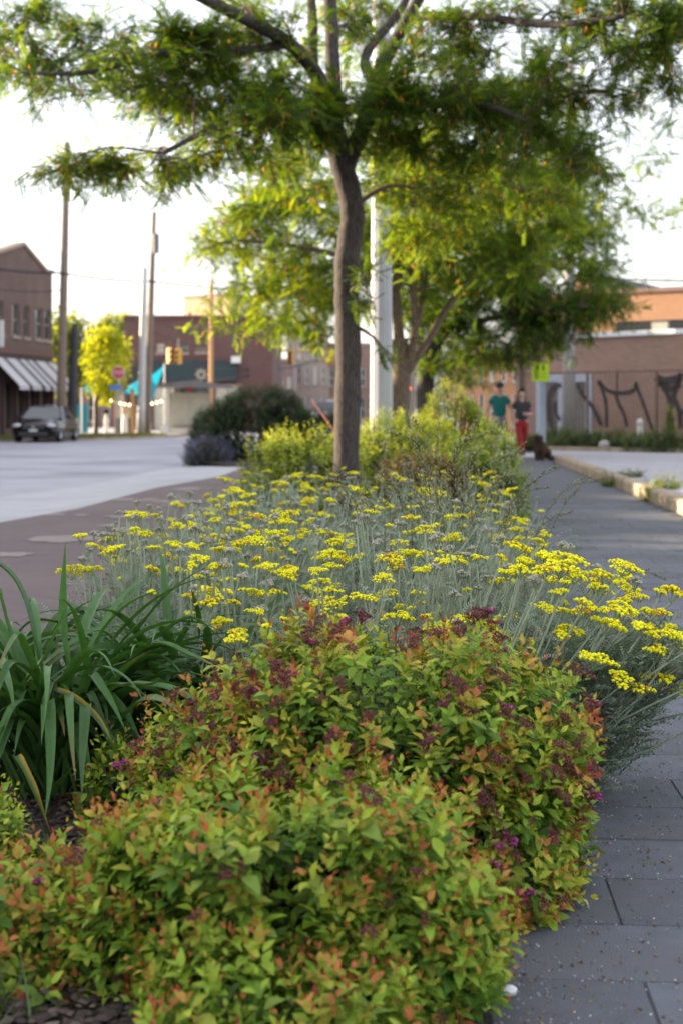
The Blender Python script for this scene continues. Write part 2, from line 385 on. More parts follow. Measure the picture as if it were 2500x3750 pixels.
# ------------------------------------------------------------------ the ground, road, pavements
def sheet(name, poly, z, mat, sub=0):
    mb = MB(); mb.add([(x, y, z if len(p) < 3 else p[2]) for p in poly for x, y in [p[:2]]], [tuple(range(len(poly)))])
    return tag(mb.build(name, mat), kind='structure')

sheet('ground', [(-900, -60), (900, -60), (900, 1500), (-900, 1500)], -0.16, M['earth'])
sheet('road', [(-26, -20), (4, -20), (4, 32), (-3.0, 33), (-1.5, 60), (6, 140), (-6, 140), (-7.6, 65.8), (-8.8, 61.3), (-10.2, 58.7), (-12.8, 58.0), (-15.2, 44), (-18, 24), (-22, -10)], -0.10, M['road'])
sheet('far_pavement', [(-16.5, 44), (-15.2, 44), (-12.8, 58.0), (-10.2, 58.7), (-8.8, 61.3), (-7.6, 65.8), (-6, 140), (-60, 140), (-60, 44)], -0.02, M['concrete'])
kb = MB()
kl = [(-15.2, 44), (-12.8, 58.0), (-10.2, 58.7), (-8.8, 61.3), (-7.6, 65.8), (-6.6, 100)]
for (x0, y0), (x1, y1) in zip(kl, kl[1:]):
    d = Vector((x1-x0, y1-y0, 0)).normalized(); nrm = Vector((-d.y, d.x, 0)) * 0.15
    kb.slab([(x0, y0), (x1, y1), (x1 + nrm.x, y1 + nrm.y), (x0 + nrm.x, y0 + nrm.y)], -0.12, 0.0)
tag(kb.build('far_kerb', M['kerb']), kind='structure')

band_l = [(-4.9, -4), (-3.95, 6), (-3.38, 14.1), (-2.98, 16.1), (-2.66, 20.5), (-2.05, 23.9), (-1.9, 28)]
road_l = [(-7.4, -4), (-6.2, 8), (-4.76, 19.8), (-4.1, 22.3), (-3.7, 28.8), (-3.5, 30.2), (-3.3, 31.2)]
bed_l = [(-0.95, -1), (-0.95, 3), (-0.92, 5), (-0.86, 8), (-0.78, 11), (-0.85, 16), (-1.2, 21), (-1.7, 26), (-1.9, 28)]
bed_r = [(0.20, -1), (0.25, 2.3), (0.34, 3.4), (0.46, 4.6), (0.66, 6.8), (0.92, 9.5), (1.15, 12), (1.5, 17), (1.85, 23), (2.3, 31)]
band = MB(); band.add([(x, y, -0.004) for x, y in band_l] + [(x + 0.02, y, -0.004) for x, y in reversed(bed_l)], [tuple(range(len(band_l) + len(bed_l)))])
band_o = tag(band.build('brown_paving', M['brickband']), kind='structure')
st = MB()
for (a, b), (c, d) in zip(zip(band_l, band_l[1:]), zip(road_l, road_l[1:])):
    st.quad((*a, -0.006), (*b, -0.006), (*d, -0.096), (*c, -0.096))
tag(st.build('concrete_apron', M['strip']), kind='structure')
# worn light patches on the brown paving, thin skims of mortar
rng = np.random.default_rng(3)
for i, (px, py, w, h) in enumerate([(245, 1972, 0.62, 0.22), (30, 2030, 0.35, 0.12), (470, 1892, 0.5, 0.14), (200, 1884, 0.22, 0.10), (300, 1886, 0.16, 0.08),
                                    (460, 1829, 0.3, 0.16), (545, 1830, 0.25, 0.14), (640, 1836, 0.5, 0.2), (400, 1925, 0.25, 0.07), (690, 1790, 0.4, 0.2), (650, 1850, 0.4, 0.1)]):
    c = ground(px, py); n = 22
    pts = [(c.x + w/2*math.cos(2*math.pi*k/n)*(1+0.3*rng.normal()*0.5), c.y + h*1.6*math.sin(2*math.pi*k/n)*(1+0.25*rng.normal()*0.5)) for k in range(n)]
    mbp = MB(); mbp.add([(x, y, 0.001) for x, y in pts], [tuple(range(n))])
    if i == 0: M['patch'] = plain('mortar_skim', (0.24, 0.195, 0.185), 0.9, var=0.2, scale=9)
    o = mbp.build('worn_patch', M['patch'], band_o)

# the planting bed: mulch mounded a little towards its middle
bd = MB(); rows = []
ys = [-0.5 + 0.4*i for i in range(80)]
def edge(poly, y):
    for (x0, y0), (x1, y1) in zip(poly, poly[1:]):
        if y0 <= y <= y1: return x0 + (x1-x0)*(y-y0)/(y1-y0)
    return poly[-1][0]
bed_l2 = bed_l + [(-3.3, 30.9), (-3.4, 34)]
for y in ys:
    a, b = edge(bed_l2, y), edge(bed_r + [(2.4, 34)], y)
    rows.append([(a + (b-a)*k/8, y, 0.004 + 0.05*math.sin(math.pi*k/8) + (0.012*rng.normal() if 0 < k < 8 else 0)) for k in range(9)])
bd.add([p for r in rows for p in r], [(i*9+k, i*9+k+1, (i+1)*9+k+1, (i+1)*9+k) for i in range(len(rows)-1) for k in range(8)])
bed_o = tag(bd.build('planting_bed', M['mulch'], smooth=True), kind='structure')

# pavement: slate slabs laid in courses as far as one can tell them apart, a sheet beyond
side_r = lambda y: 3.6 + 0.0615*(y - 15)
sw = MB(); yy = [-3 + 2*i for i in range(19)]
sw.add([(edge([(0.2, -9)] + bed_r, y) - 0.03, y, -0.005) for y in yy] + [(side_r(y) + 0.05, y, -0.005) for y in reversed(yy)], [tuple(range(2*len(yy)))])
walk = tag(sw.build('sidewalk', M['joint']), kind='structure')
far = MB(); y0 = 17.0; yf = [17.0, 20, 24, 28, 31, 34]
far.add([(edge(bed_r + [(2.5, 36)], y) - 0.02, y, 0.0) for y in yf] + [(side_r(y) + 0.02, y, 0.0) for y in reversed(yf)], [tuple(range(2*len(yf)))])
tag(far.build('far_sidewalk', M['paver']), kind='structure')
far2 = MB(); far2.add([(2.3, 33.9, -0.002), (5.6, 33.9, -0.002), (5.0, 41.0, -0.002), (6, 140, -0.002), (3.6, 140, -0.002), (2.4, 60, -0.002)], [(0, 1, 2, 3, 4, 5)])
tag(far2.build('far_walk', M['concrete']), kind='structure')

def paver_mesh(w, l, seed):
    r = random.Random(seed); b = 0.003; mb = MB()
    j = lambda: r.uniform(-0.0012, 0.0012)
    lo = [(-w/2+j(), -l/2+j()), (w/2+j(), -l/2+j()), (w/2+j(), l/2+j()), (-w/2+j(), l/2+j())]
    mb.add([(x, y, -0.03) for x, y in lo] + [(x, y, -0.005) for x, y in lo] + [(x*(1-2*b/w), y*(1-2*b/l), r.uniform(-0.0012, 0.0012)) for x, y in lo],
           [(4+i, 4+(i+1) % 4, 8+(i+1) % 4, 8+i) for i in range(4)] + [(i, (i+1) % 4, 4+(i+1) % 4, 4+i) for i in range(4)] + [(8, 9, 10, 11)])
    return mb.mesh('paver', M['paver'])
PW, PL = 0.61, 0.305
pav = [paver_mesh(PW - 0.003, PL - 0.003, s) for s in range(7)]
cand = []
ang = math.atan(0.0615)
ux = Vector((math.cos(ang), -math.sin(ang), 0)); uy = Vector((math.sin(ang), math.cos(ang), 0))
org = Vector((0.23, 2.0, 0))
for i in range(-2, 52):
    for k in range(-2, 7):
        p = org + ux*((k + (0.5 if i % 2 else 0.0))*PW) + uy*(i*PL)
        if p.y < 1.6 or p.y > 17.2 or p.x > side_r(p.y) + 0.10: continue
        if p.x < edge([(0.2, -9)] + bed_r, p.y) - 0.1: continue
        if p.x - 0.4 > 0.245*p.y + 0.15: continue
        cand.append((p.y, p))
cand.sort(key=lambda t: t[0])
for n_, (y, p) in enumerate(cand):
    o = link_mesh('paver', pav[n_ % 7], walk); o.location = (p.x, p.y, random.uniform(-0.0015, 0.0015)); o.rotation_euler = (random.uniform(-.003, .003), random.uniform(-.003, .003), -ang + random.uniform(-.003, .003))
print('pavers', len(cand))

# kerb of long stones between pavement and parking lot, then the lot
kerb = MB(); kerb.box(-0.01, 0.01, -0.01, 0.01, -0.05, -0.04)
kerb_o = tag(kerb.build('kerb', M['kerb']), kind='structure')
breaks = [4.0, 7.1, 9.9, 12.9, 16.6, 20.2, 23.4, 26.6, 30.4]
for a, b in zip(breaks, breaks[1:]):
    L = (b - a) - 0.02; n = 8; mb = MB(); rr = random.Random(int(a*10)); pr = []
    for i in range(n + 1):
        w = 0.004
        pr.append([(rr.uniform(-w, w), L*i/n, -0.03), (0.004+rr.uniform(-w, w), L*i/n, 0.125+rr.uniform(-w, w)), (0.03, L*i/n, 0.155+rr.uniform(-w, w)), (0.20, L*i/n, 0.155+rr.uniform(-w, w)), (0.22, L*i/n, 0.10)])
    mb.add([p for r_ in pr for p in r_], [(i*5+k, i*5+k+1, (i+1)*5+k+1, (i+1)*5+k) for i in range(n) for k in range(4)] + [(0, 1, 2, 3, 4), tuple(n*5+k for k in (4, 3, 2, 1, 0))])
    o = mb.build('kerb_stone', M['kerb'], kerb_o); o.location = (side_r(a), a + 0.01, random.uniform(-0.006, 0.006)); o.rotation_euler = (0, 0, -ang)
sheet('parking_lot', [(side_r(2) + 0.15, 2), (30, 2), (30, 20), (12.0, 31.3), (8.3, 34.3), (5.25, 36.0), (side_r(30.4) + 0.2, 34.0), (side_r(30.4) + 0.15, 30.4)], 0.10, M['lot'])
# far kerb of the lot and the weedy strip behind it
lk = MB(); l0, l1 = Vector((5.0, 36.15, 0)), Vector((13.5, 30.4, 0)); d = (l1-l0).normalized(); nn = Vector((-d.y, d.x, 0))
lk.slab([tuple((l0)[:2]), tuple((l1)[:2]), tuple((l1 + nn*0.18)[:2]), tuple((l0 + nn*0.18)[:2])], 0.0, 0.20)
tag(lk.build('lot_kerb', M['kerb']), kind='structure')
sheet('weed_strip', [tuple((l0 + nn*0.17)[:2]), tuple((l1 + nn*0.17)[:2]), tuple((l1 + nn*4.2)[:2]), tuple((l0 + nn*4.6)[:2])], 0.13, M['grass_soil'])

# ------------------------------------------------------------------ buildings
def face_with_holes(mb, w, h, holes, rev=0.18, x0=0.0, z0=0.0, top=None):
    """front face at y = 0 with openings (x0, x1, z0, z1) that have reveals; top: list of (x, z) of an uneven parapet"""
    xs = sorted({x0, x0 + w} | {a for q in holes for a in q[:2]}); zs = sorted({z0, z0 + h} | {a for q in holes for a in q[2:]})
    for i in range(len(xs)-1):
        for j in range(len(zs)-1):
            cx, cz = (xs[i]+xs[i+1])/2, (zs[j]+zs[j+1])/2
            if any(a < cx < b and c < cz < d for a, b, c, d in holes): continue
            mb.quad((xs[i], 0, zs[j]), (xs[i+1], 0, zs[j]), (xs[i+1], 0, zs[j+1]), (xs[i], 0, zs[j+1]))
    for a, b, c, d in holes:
        mb.quad((a, 0, c), (a, rev, c), (a, rev, d), (a, 0, d)); mb.quad((b, 0, c), (b, rev, c), (b, rev, d), (b, 0, d))
        mb.quad((a, 0, c), (b, 0, c), (b, rev, c), (a, rev, c)); mb.quad((a, 0, d), (b, 0, d), (b, rev, d), (a, rev, d))
    return mb

def window(parent, a, b, c, d, glass='glass', frame='window_wood', y=0.12, bars=1):
    f = MB(); t = 0.06
    f.box(a, a+t, y-0.04, y+0.04, c, d); f.box(b-t, b, y-0.04, y+0.04, c, d); f.box(a+t, b-t, y-0.04, y+0.04, c, c+t); f.box(a+t, b-t, y-0.04, y+0.04, d-t, d)
    m = (c+d)/2; f.box(a+t, b-t, y-0.03, y+0.035, m-0.03, m+0.03)
    fo = f.build('window', M[frame], parent)
    g = MB(); g.box(a+t*0.5, b-t*0.5, y+0.01, y+0.03, c+t*0.5, d-t*0.5); g.build('pane', M[glass], fo)
    s = MB(); s.box(a-0.08, b+0.08, -0.07, 0.02, c-0.12, c-0.002); s.build('sill', M['stone_tan'], fo)
    return fo

def block(parent, w, dep, h, mat, z0=-0.1, roof='roof_dark', back_only=True):
    """sides, back and flat roof behind a facade of width w"""
    b = MB()
    b.quad((0, 0.002, z0), (0, dep, z0), (0, dep, h), (0, 0.002, h)); b.quad((w, 0.002, z0), (w, dep, z0), (w, dep, h), (w, 0.002, h))
    b.quad((0, dep, z0), (w, dep, z0), (w, dep, h), (0, dep, h)); b.build('side_wall', mat, parent)
    r = MB(); r.box(0.05, w-0.05, 0.05, dep-0.05, h-0.5, h-0.3); return r.build('roof', M[roof], parent)

# --- brown brick building at the left, gabled parapet, striped awning
LBdir = Vector((0.15, 1, 0)).normalized()
LBc = Vector((-13.4, 66.0, 0))            # its right-hand (far) corner
LBW = 7.6
LB = empty('brick_shop_building', LBc - LBdir*LBW, math.atan2(LBdir.y, LBdir.x), 'brown brick shop building with gabled parapet above a striped awning', 'building')
def lb_s(px):
    a = (px - CX)/FPX     # where the sight line through column px meets the facade: distance along it
    o = LBc - LBdir*LBW
    return (a*o.y - o.x)/(LBdir.x - a*LBdir.y)
def lb_z(px, py):
    s = lb_s(px); Y = (LBc - LBdir*LBW + LBdir*s).y
    return CAM_H - (py - HY)/FPX*Y
wins = []
for p0, p1, t, b_ in [(-14, 13, 1096, 1210), (46, 71, 1111, 1203), (90, 108, 1120, 1212), (131, 157, 1131, 1243), (166, 189, 1137, 1243)]:
    s0, s1 = lb_s(p0), lb_s(p1); wins.append((s0, s1, 4.35, 5.75))
shop = [(0.25, 1.3, 0.35, 2.3), (1.65, 2.7, 0.35, 2.3), (3.1, 4.1, 0.0, 2.3), (4.5, 5.5, 0.35, 2.3), (5.9, 7.2, 0.35, 2.3)]
mb = MB(); face_with_holes(mb, LBW, 7.5, wins + shop, 0.25)
pk = lb_s(85); mb.add([(pk-3.6, 0, 7.5), (pk+2.7, 0, 7.5), (pk, 0, 8.35), (pk-3.6, 0.25, 7.5), (pk+2.7, 0.25, 7.5), (pk, 0.25, 8.35)], [(0, 1, 2), (3, 5, 4), (0, 2, 5, 3), (1, 4, 5, 2)])
mb.build('wall', M['brick_brown'], LB); block(LB, LBW, 14, 7.5, M['brick_brown'])
cp = MB()
cp.add([(pk-3.65, -.1, 7.5), (pk, -.1, 8.36), (pk, .35, 8.36), (pk-3.65, .35, 7.5), (pk-3.65, -.1, 7.66), (pk, -.1, 8.52), (pk, .35, 8.52), (pk-3.65, .35, 7.66)], [(0,3,2,1),(4,5,6,7),(0,1,5,4),(1,2,6,5),(2,3,7,6),(3,0,4,7)])
cp.add([(pk, -.1, 8.36), (pk+2.75, -.1, 7.5), (pk+2.75, .35, 7.5), (pk, .35, 8.36), (pk, -.1, 8.52), (pk+2.75, -.1, 7.64), (pk+2.75, .35, 7.64), (pk, .35, 8.52)], [(0,3,2,1),(4,5,6,7),(0,1,5,4),(1,2,6,5),(2,3,7,6),(3,0,4,7)])
cp.box(pk+2.76, LBW+0.1, -.1, .35, 7.502, 7.62); cp.build('coping', M['stone_tan'], LB)
for i, q in enumerate(wins): window(LB, *q, glass='glass')
for q in shop:
    g = MB(); g.box(q[0]+.02, q[1]-.02, 0.14, 0.18, q[2], q[3]); g.build('shop_window', M['glass'], LB)
for x in (0.02, 1.45, 2.88, 4.28, 5.68, 7.38):
    p_ = MB(); p_.box(x-0.1, x+0.13, -0.16, -0.003, -0.05, 2.55); p_.build('pillar', M['pillar'], LB)
fs = MB(); fs.box(0.0, LBW, -0.10, -0.004, 3.55, 3.85); fs.build('string_course', M['brick_dark'], LB)
aw = MB(); aw.box(0.1, LBW-0.05, -0.06, -0.005, 3.05, 3.4); awn = aw.build('awning', M['awning_dark'], LB)
wds = [1.1, .4, .65, .3, .55, .4, 1.2, .35, .75]; x = LBW - 0.06 - sum(wds) - 1.5; wds = [1.1, .4] + wds
for k, w in enumerate(wds):
    x1 = x + w; s = MB()
    s.add([(x, -0.05, 3.36), (x1, -0.05, 3.36), (x1, -1.25, 2.15), (x, -1.25, 2.15), (x, -1.25, 1.98), (x1, -1.25, 1.98)], [(0, 1, 2, 3), (3, 2, 5, 4)])
    s.add([(x, -0.05, 3.34), (x1, -0.05, 3.34), (x1, -1.23, 2.13), (x, -1.23, 2.13)], [(3, 2, 1, 0)])
    s.build('awning_stripe', M['awning_light' if k % 2 == 0 else 'awning_dark'], awn); x = x1
pn = empty('projecting_sign', LBc - LBdir*(LBW - 0.3) + Vector((0.2, 0, 0)), LB.rotation_euler.z, 'pale blank sign panel projecting from the brick shop front', 'sign')
b_ = MB(); b_.box(-0.05, 0.05, -0.34, -0.05, 3.75, 4.85, 0.02); b_.build('panel', M['white_paint'], pn); b_ = MB(); b_.bar((0, 0.02, 4.6), (0, -0.06, 4.6), 0.03); b_.build('bracket', M['dark'], pn)

# --- unseen street row added left of the frame, heights set to shade this end
def street_shade_building(c0, c1, h, mat, label, n):
    c0, c1 = Vector(c0), Vector(c1); d = (c1 - c0); w = d.length
    e = empty('street_shade_building', c0, math.atan2(d.y, d.x), label, 'building')
    holes = [(w*(i+0.25)/n, w*(i+0.75)/n, z, z+1.5) for i in range(n) for z in ([0.8] if h < 5.5 else [0.8, 4.3])]
    m_ = MB(); face_with_holes(m_, w, h, holes, 0.2); m_.build('wall', mat, e); block(e, w, 12, h, mat)
    for q in holes: window(e, *q)
lbp = lambda y, off=0: (-13.4 + 0.15*(y - 66) + off, y, -0.1)
street_shade_building(lbp(-12), lbp(21.0), 6.9, M['brick_dark'], 'unseen two storey dark brick building nearest the camera, added to shade the bed', 8)
street_shade_building(lbp(21.2), lbp(29.0), 4.9, M['brick_brown'], 'unseen low brick building in the street row, height set to let sun onto the bushes', 3)
street_shade_building(lbp(29.2), lbp(44.0), 5.7, M['brick_brown'], 'unseen tall one storey brick building in the street row, height set to shade the kerb', 5)
street_shade_building(lbp(44.2), lbp(58.1), 8.5, M['brick_dark'], 'unseen two storey brick building beside the gabled shop, height set to shade the graffiti wall', 4)

# --- dark red brick building across the junction, teal fascia
def front(name, px0, px1, Y, ztop, mat, label, dep=12, holes=(), rz=0.0, cat='building', blk=True):
    a, b = at(px0, HY, Y), at(px1, HY, Y); w = b.x - a.x
    e = empty(name, (a.x, Y, -0.1), rz, label, cat)
    m_ = MB(); face_with_holes(m_, w, ztop + 0.1, list(holes)); m_.build('wall', mat, e)
    if blk: block(e, w, dep, ztop + 0.1, mat)
    return e, w
Yd = 82.0; sc = Yd/FPX
zz = lambda py, Y=Yd: CAM_H - (py - HY)/FPX*Y + 0.1
lx = lambda px, px0=455, Y=Yd: (px - px0)/FPX*Y
hd = [(lx(573), lx(606), zz(1292), zz(1255)), (lx(718), lx(760), zz(1290), zz(1270)), (lx(655), lx(690), zz(1292), zz(1255)),
      (lx(470), lx(540), 0.3, zz(1415)), (lx(565), lx(640), 0.1, zz(1415)), (lx(660), lx(760), 0.3, zz(1415)), (lx(790), lx(880), 0.3, zz(1415))]
DB, wdb = front('corner_brick_building', 455, 1000, Yd, 6.5, M['brick_dark'], 'dark red brick corner building with a dark teal fascia behind the shelter', holes=hd)
for i, q in enumerate(hd[:3]): window(DB, *q, glass=['pale_blind', 'glass', 'glass'][i], frame='stone_tan')
for i, q in enumerate(hd[3:]):
    g = MB(); g.box(q[0], q[1], 0.1, 0.14, q[2], q[3]); so = g.build('shop_window', M[['glass', 'pale_blind', 'glass', 'pale_blind'][i]], DB)
    g = MB(); g.box(q[0]-0.1, q[1]+0.1, -0.05, -0.003, q[3], q[3]+0.12); g.build('lintel', M['stone_tan'], so)
fa = MB(); fa.box(lx(550), lx(868), -0.30, -0.004, zz(1396), zz(1322)); fo = fa.build('fascia', M['teal_dark'], DB)
em = MB(); cxe, cze = lx(740), zz(1372)
for k in range(8):
    a_ = k*math.pi/4; em.bar((cxe+0.12*math.cos(a_), -0.33, cze+0.12*math.sin(a_)), (cxe+0.34*math.cos(a_), -0.33, cze+0.34*math.sin(a_)), 0.05, 4)
em.build('emblem', M['pale_blind'], fo)
dk = MB(); n = 20; dk.prism([(cxe + 0.55*math.cos(2*math.pi*k/n), cze + 0.55*math.sin(2*math.pi*k/n)) for k in range(n)], -0.32, -0.305); dk.build('emblem_disc', M['dark'], fo)
fa = MB(); fa.box(lx(458), lx(546), -0.25, -0.004, zz(1400), zz(1335)); fa.build('fascia', M['dark'], DB)
fa = MB(); fa.box(0.0, wdb, -0.12, -0.005, 6.55, 6.72); fa.build('parapet_cap', M['brick_dark'], DB)
dvs = MB(); dvs.box(lx(850), lx(884), -0.5, -0.004, zz(1330), zz(1306)); dvs.build('vent_box', M['white_paint'], DB)

TB, wtb = front('tan_tower_block', 675, 905, 100.0, 9.15, M['tan'], 'tan rendered block rising behind the dark brick corner building', dep=3, rz=R(-40),
                holes=[((700-675)/FPX*100, (712-675)/FPX*100, 7.0, 8.15)])
g = MB(); g.box((700-675)/FPX*100, (712-675)/FPX*100, 0.1, 0.13, 7.0, 8.15); g.build('window', M['glass'], TB)
g = MB(); g.box(-0.05, wtb+0.05, -0.08, -0.004, 9.1, 9.3); g.build('parapet_cap', M['stone_tan'], TB)

def windowed(name, px0, px1, Y, ytop, mat, label, cols, rows_, pw=0.55):
    zt = CAM_H - (ytop - HY)/FPX*Y; w = (px1-px0)/FPX*Y
    holes = []
    for i in range(cols):
        for (za, zb) in rows_:
            holes.append((w*(i+0.5-pw/2)/cols, w*(i+0.5+pw/2)/cols, za, zb))
    e, w = front(name, px0, px1, Y, zt, mat, label, holes=holes)
    for i, q in enumerate(holes): window(e, *q, glass='pale_blind' if (i*7) % 5 == 0 else 'glass', frame='white_paint')
    c_ = MB(); c_.box(-0.05, w+0.05, -0.1, -0.004, zt-0.05, zt+0.2); c_.build('cornice', M['stone_tan'], e)
    return e
windowed('mauve_row_building', 985, 1075, 106.0, 1318, M['mauve'], 'mauve low row building with pale windows beyond the traffic signals', 3, [(0.3, 2.3), (2.9, 3.8)], 0.5)
windowed('tan_row_building', 1052, 1200, 118.0, 1215, M['stone_tan'], 'tan three storey row building beyond the traffic signals', 5, [(0.4, 2.4), (3.4, 4.9), (5.5, 6.7)], 0.4)
windowed('pink_row_building', 1196, 1420, 128.0, 1260, M['brick_pink'], 'pink brick building far up the street behind the tree trunk', 6, [(0.4, 2.4), (3.4, 5.0)], 0.45)
windowed('far_orange_building', 1700, 1905, 74.0, 1290, M['brick_orange'], 'orange sunlit building front far behind the walking couple', 5, [(0.3, 2.1), (2.7, 3.6)], 0.45)
windowed('far_pale_building', 1430, 1706, 138.0, 1330, M['stone_tan'], 'pale far building closing the view under the trees', 7, [(0.5, 2.5), (3.2, 4.6)], 0.5)
windowed('far_side_building', 150, 470, 96.0, 1262, M['mauve'], 'mauve building seen behind the yellow green street tree', 6, [(0.5, 2.3), (3.2, 4.6)], 0.5)

# --- pink brick building at the right with graffiti, pale blue door frame
WO = Vector((5.0, 41.0, 0)); WU = Vector((0.7295, -0.6839, 0)).normalized(); WA = math.atan2(WU.y, WU.x)
RB = empty('graffiti_brick_building', WO, WA, 'low pink brick building with black graffiti and white coping beyond the lot', 'building')
def ws(px):
    a = (px - CX)/FPX
    return (WO.y*a - WO.x)/(WU.x - WU.y*a)
def wz(px, py): return CAM_H - (py - HY)/FPX*(WO + WU*ws(px)).y
RW = 12.5
dx0, dx1 = ws(1962), ws(2166)
holes = [(dx0, dx1, 0.0, wz(2000, 1372))]
mb = MB(); face_with_holes(mb, RW, 3.12, holes, 0.12); mb.build('wall', M['brick_pink'], RB); block(RB, RW, 9, 3.1, M['brick_pink'])
c_ = MB(); c_.box(-0.08, RW, -0.09, 0.3, 3.124, 3.26); c_.build('coping', M['coping'], RB)
zt = wz(2000, 1372); fw = 0.20
df = MB(); df.box(dx0+.002, dx0+fw, -0.03, 0.1, 0, zt); df.box(dx1-fw, dx1-.002, -0.03, 0.1, 0, zt); df.box(dx0+fw, dx1-fw, -0.03, 0.1, zt-0.22, zt-.002)
xm = ws(2052); df.box(xm-0.09, xm+0.09, -0.02, 0.1, 0, zt-0.22); dfo = df.build('door_frame', M['blue_frame'], RB)
for a, b in ((dx0+fw, xm-0.09), (xm+0.09, dx1-fw)):
    g = MB()
    for k in range(9): g.box(a, b, 0.035 + 0.012*(k % 2), 0.08, (zt-0.22)*k/9, (zt-0.22)*(k+1)/9 - 0.004)
    g.build('door_panel', M['door_grey'], dfo)
def stroke(pts, wpx, y=-0.006):
    """a sprayed line on the wall"""
    P = spline([(ws(1900 + x/2.613), 0, wz(1900 + x/2.613, 950 + z/2.613)) for x, z in pts], 8); mbs = MB(); rr = random.Random(len(pts)*7 + int(pts[0][0]))
    L, Rr = [], []
    for i, p in enumerate(P):
        d = (P[min(i+1, len(P)-1)] - P[max(i-1, 0)]).normalized(); nn_ = Vector((-d.z, 0, d.x)); h = 1.3*wpx/2.613*38/FPX*rr.uniform(0.8, 1.15)/2
        L.append(p + nn_*h); Rr.append(p - nn_*h)
    mbs.add([(p.x, y, p.z) for p in L + Rr] + [(p.x, y + 0.004, p.z) for p in L + Rr], [(i, i+1, len(P)+i+1, len(P)+i) for i in range(len(P)-1)])
    return mbs.build('graffiti_stroke', M['graffiti'], RB)
for pts, w in [([(405, 1205), (320, 1230), (282, 1340), (285, 1480), (310, 1600), (360, 1690)], 34), ([(350, 1350), (345, 1450), (395, 1540)], 26),
               ([(560, 1195), (605, 1290), (690, 1390), (740, 1480), (790, 1590)], 32), ([(755, 1165), (800, 1265), (830, 1400), (836, 1610)], 30),
               ([(755, 1165), (830, 1245), (940, 1280), (1080, 1262), (1125, 1175)], 34), ([(920, 1275), (950, 1380), (1000, 1480), (1030, 1600)], 30),
               ([(1110, 1180), (1150, 1290), (1200, 1420), (1240, 1540), (1300, 1690)], 28), ([(1300, 1130), (1380, 1225), (1430, 1320), (1452, 1430)], 44),
               ([(1550, 1085), (1505, 1220), (1478, 1320), (1530, 1450), (1545, 1620)], 44), ([(1310, 1130), (1400, 1165), (1560, 1130)], 60), ([(1340, 1180), (1450, 1240), (1540, 1190)], 50),
               ([(935, 1060), (935, 1270)], 14), ([(1530, 1500), (1600, 1440), (1680, 1500)], 26), ([(1600, 1130), (1660, 1300), (1640, 1500), (1700, 1650)], 40)]:
    stroke(pts, w, -0.037 if pts[0][0] < 720 and pts[0][0] > 200 else -0.006)
ds = MB(); ds.bar((0.25, -0.06, 0), (0.25, -0.06, 3.1), 0.06); ds.build('downpipe', M['pillar'], RB)
# taller orange sunlit block behind it
OB = empty('orange_brick_building', (6.2, 50.6, 0), WA*0.75, 'orange sunlit brick building rising behind the graffiti wall', 'building')
oh = [(3.75, 6.2, 3.35, 4.15)]
mb = MB(); face_with_holes(mb, 14, 5.1, oh, 0.15); mb.build('wall', M['brick_orange'], OB); block(OB, 14, 10, 5.1, M['brick_orange'])
q = oh[0]; g = MB(); g.box(q[0], q[1], 0.1, 0.14, q[2], q[3]); wo_ = g.build('window', M['grey_pole'], OB)
for k in range(4): g = MB(); g.box(q[0]+0.03+0.61*k, q[0]+0.58+0.61*k, 0.06, 0.095, q[2]+.03, q[3]-.03); g.build('pane', M['pale_blind' if k == 2 else 'glass'], wo_)
c_ = MB(); c_.box(2.75, 14, -0.08, 0.3, 5.1, 5.25); c_.box(-0.05, 2.2, -0.08, 0.3, 5.1, 5.2); c_.build('coping', M['brick_pink'], OB)
ch = MB(); ch.box(2.2, 2.75, -0.05, 0.5, 4.2, 5.65); cho = ch.build('chimney', M['brick_orange'], OB); ch = MB(); ch.box(2.14, 2.81, -0.11, 0.56, 5.652, 5.78); ch.build('chimney_cap', M['brick_pink'], cho)
rf = MB(); rf.add([(-0.4, 2.5, 5.0), (4.9, 2.5, 5.0), (2.2, 2.5, 6.05), (-0.4, 9, 5.0), (4.9, 9, 5.0), (2.2, 9, 6.05)], [(0, 1, 2), (3, 5, 4), (1, 4, 5, 2), (0, 2, 5, 3), (0, 3, 4, 1)]); rf.build('gable_roof', M['roof_dark'], OB)

# --- chain link fence in front of the graffiti wall
FO = WO - Vector((0.6839, 0.7295, 0))*1.9 + WU*0.2
fn = empty('chain_link_fence', (*(FO + WU*1.45)[:2], 0.13), WA, 'rusty chain link fence standing in the weeds before the graffiti wall', 'fence')
for k in range(6):
    p_ = MB(); p_.bar((k*2.05, 0, -0.1), (k*2.05, 0, 2.0), 0.035, 8); po = p_.build('post', plain('rusty_steel', (0.14, 0.085, 0.065), 0.85, var=0.3, scale=14) if k == 0 else po.data.materials[0], fn)
ra = MB(); ra.bar((0, 0, 1.98), (10.3, 0, 1.98), 0.022, 6); ra.build('top_rail', po.data.materials[0], fn)
wm = MB(); st_ = 0.11; H_ = 1.9; kx = -H_
while kx < 10.3:
    for sg in (1, -1):
        a0 = (kx, 0.05) if sg == 1 else (kx, H_+0.05)
        x0_, x1_ = max(kx, 0), min(kx + H_, 10.25)
        if x1_ > x0_:
            z_ = lambda x: (x - kx + 0.03) if sg == 1 else (H_ + 0.03 - (x - kx))
            wm.bar((x0_, 0.01*sg, z_(x0_)), (x1_, 0.01*sg, z_(x1_)), 0.0022, 3, cap=False)
    kx += st_
tag(wm.build('wire_mesh', po.data.materials[0], fn), kind='stuff')
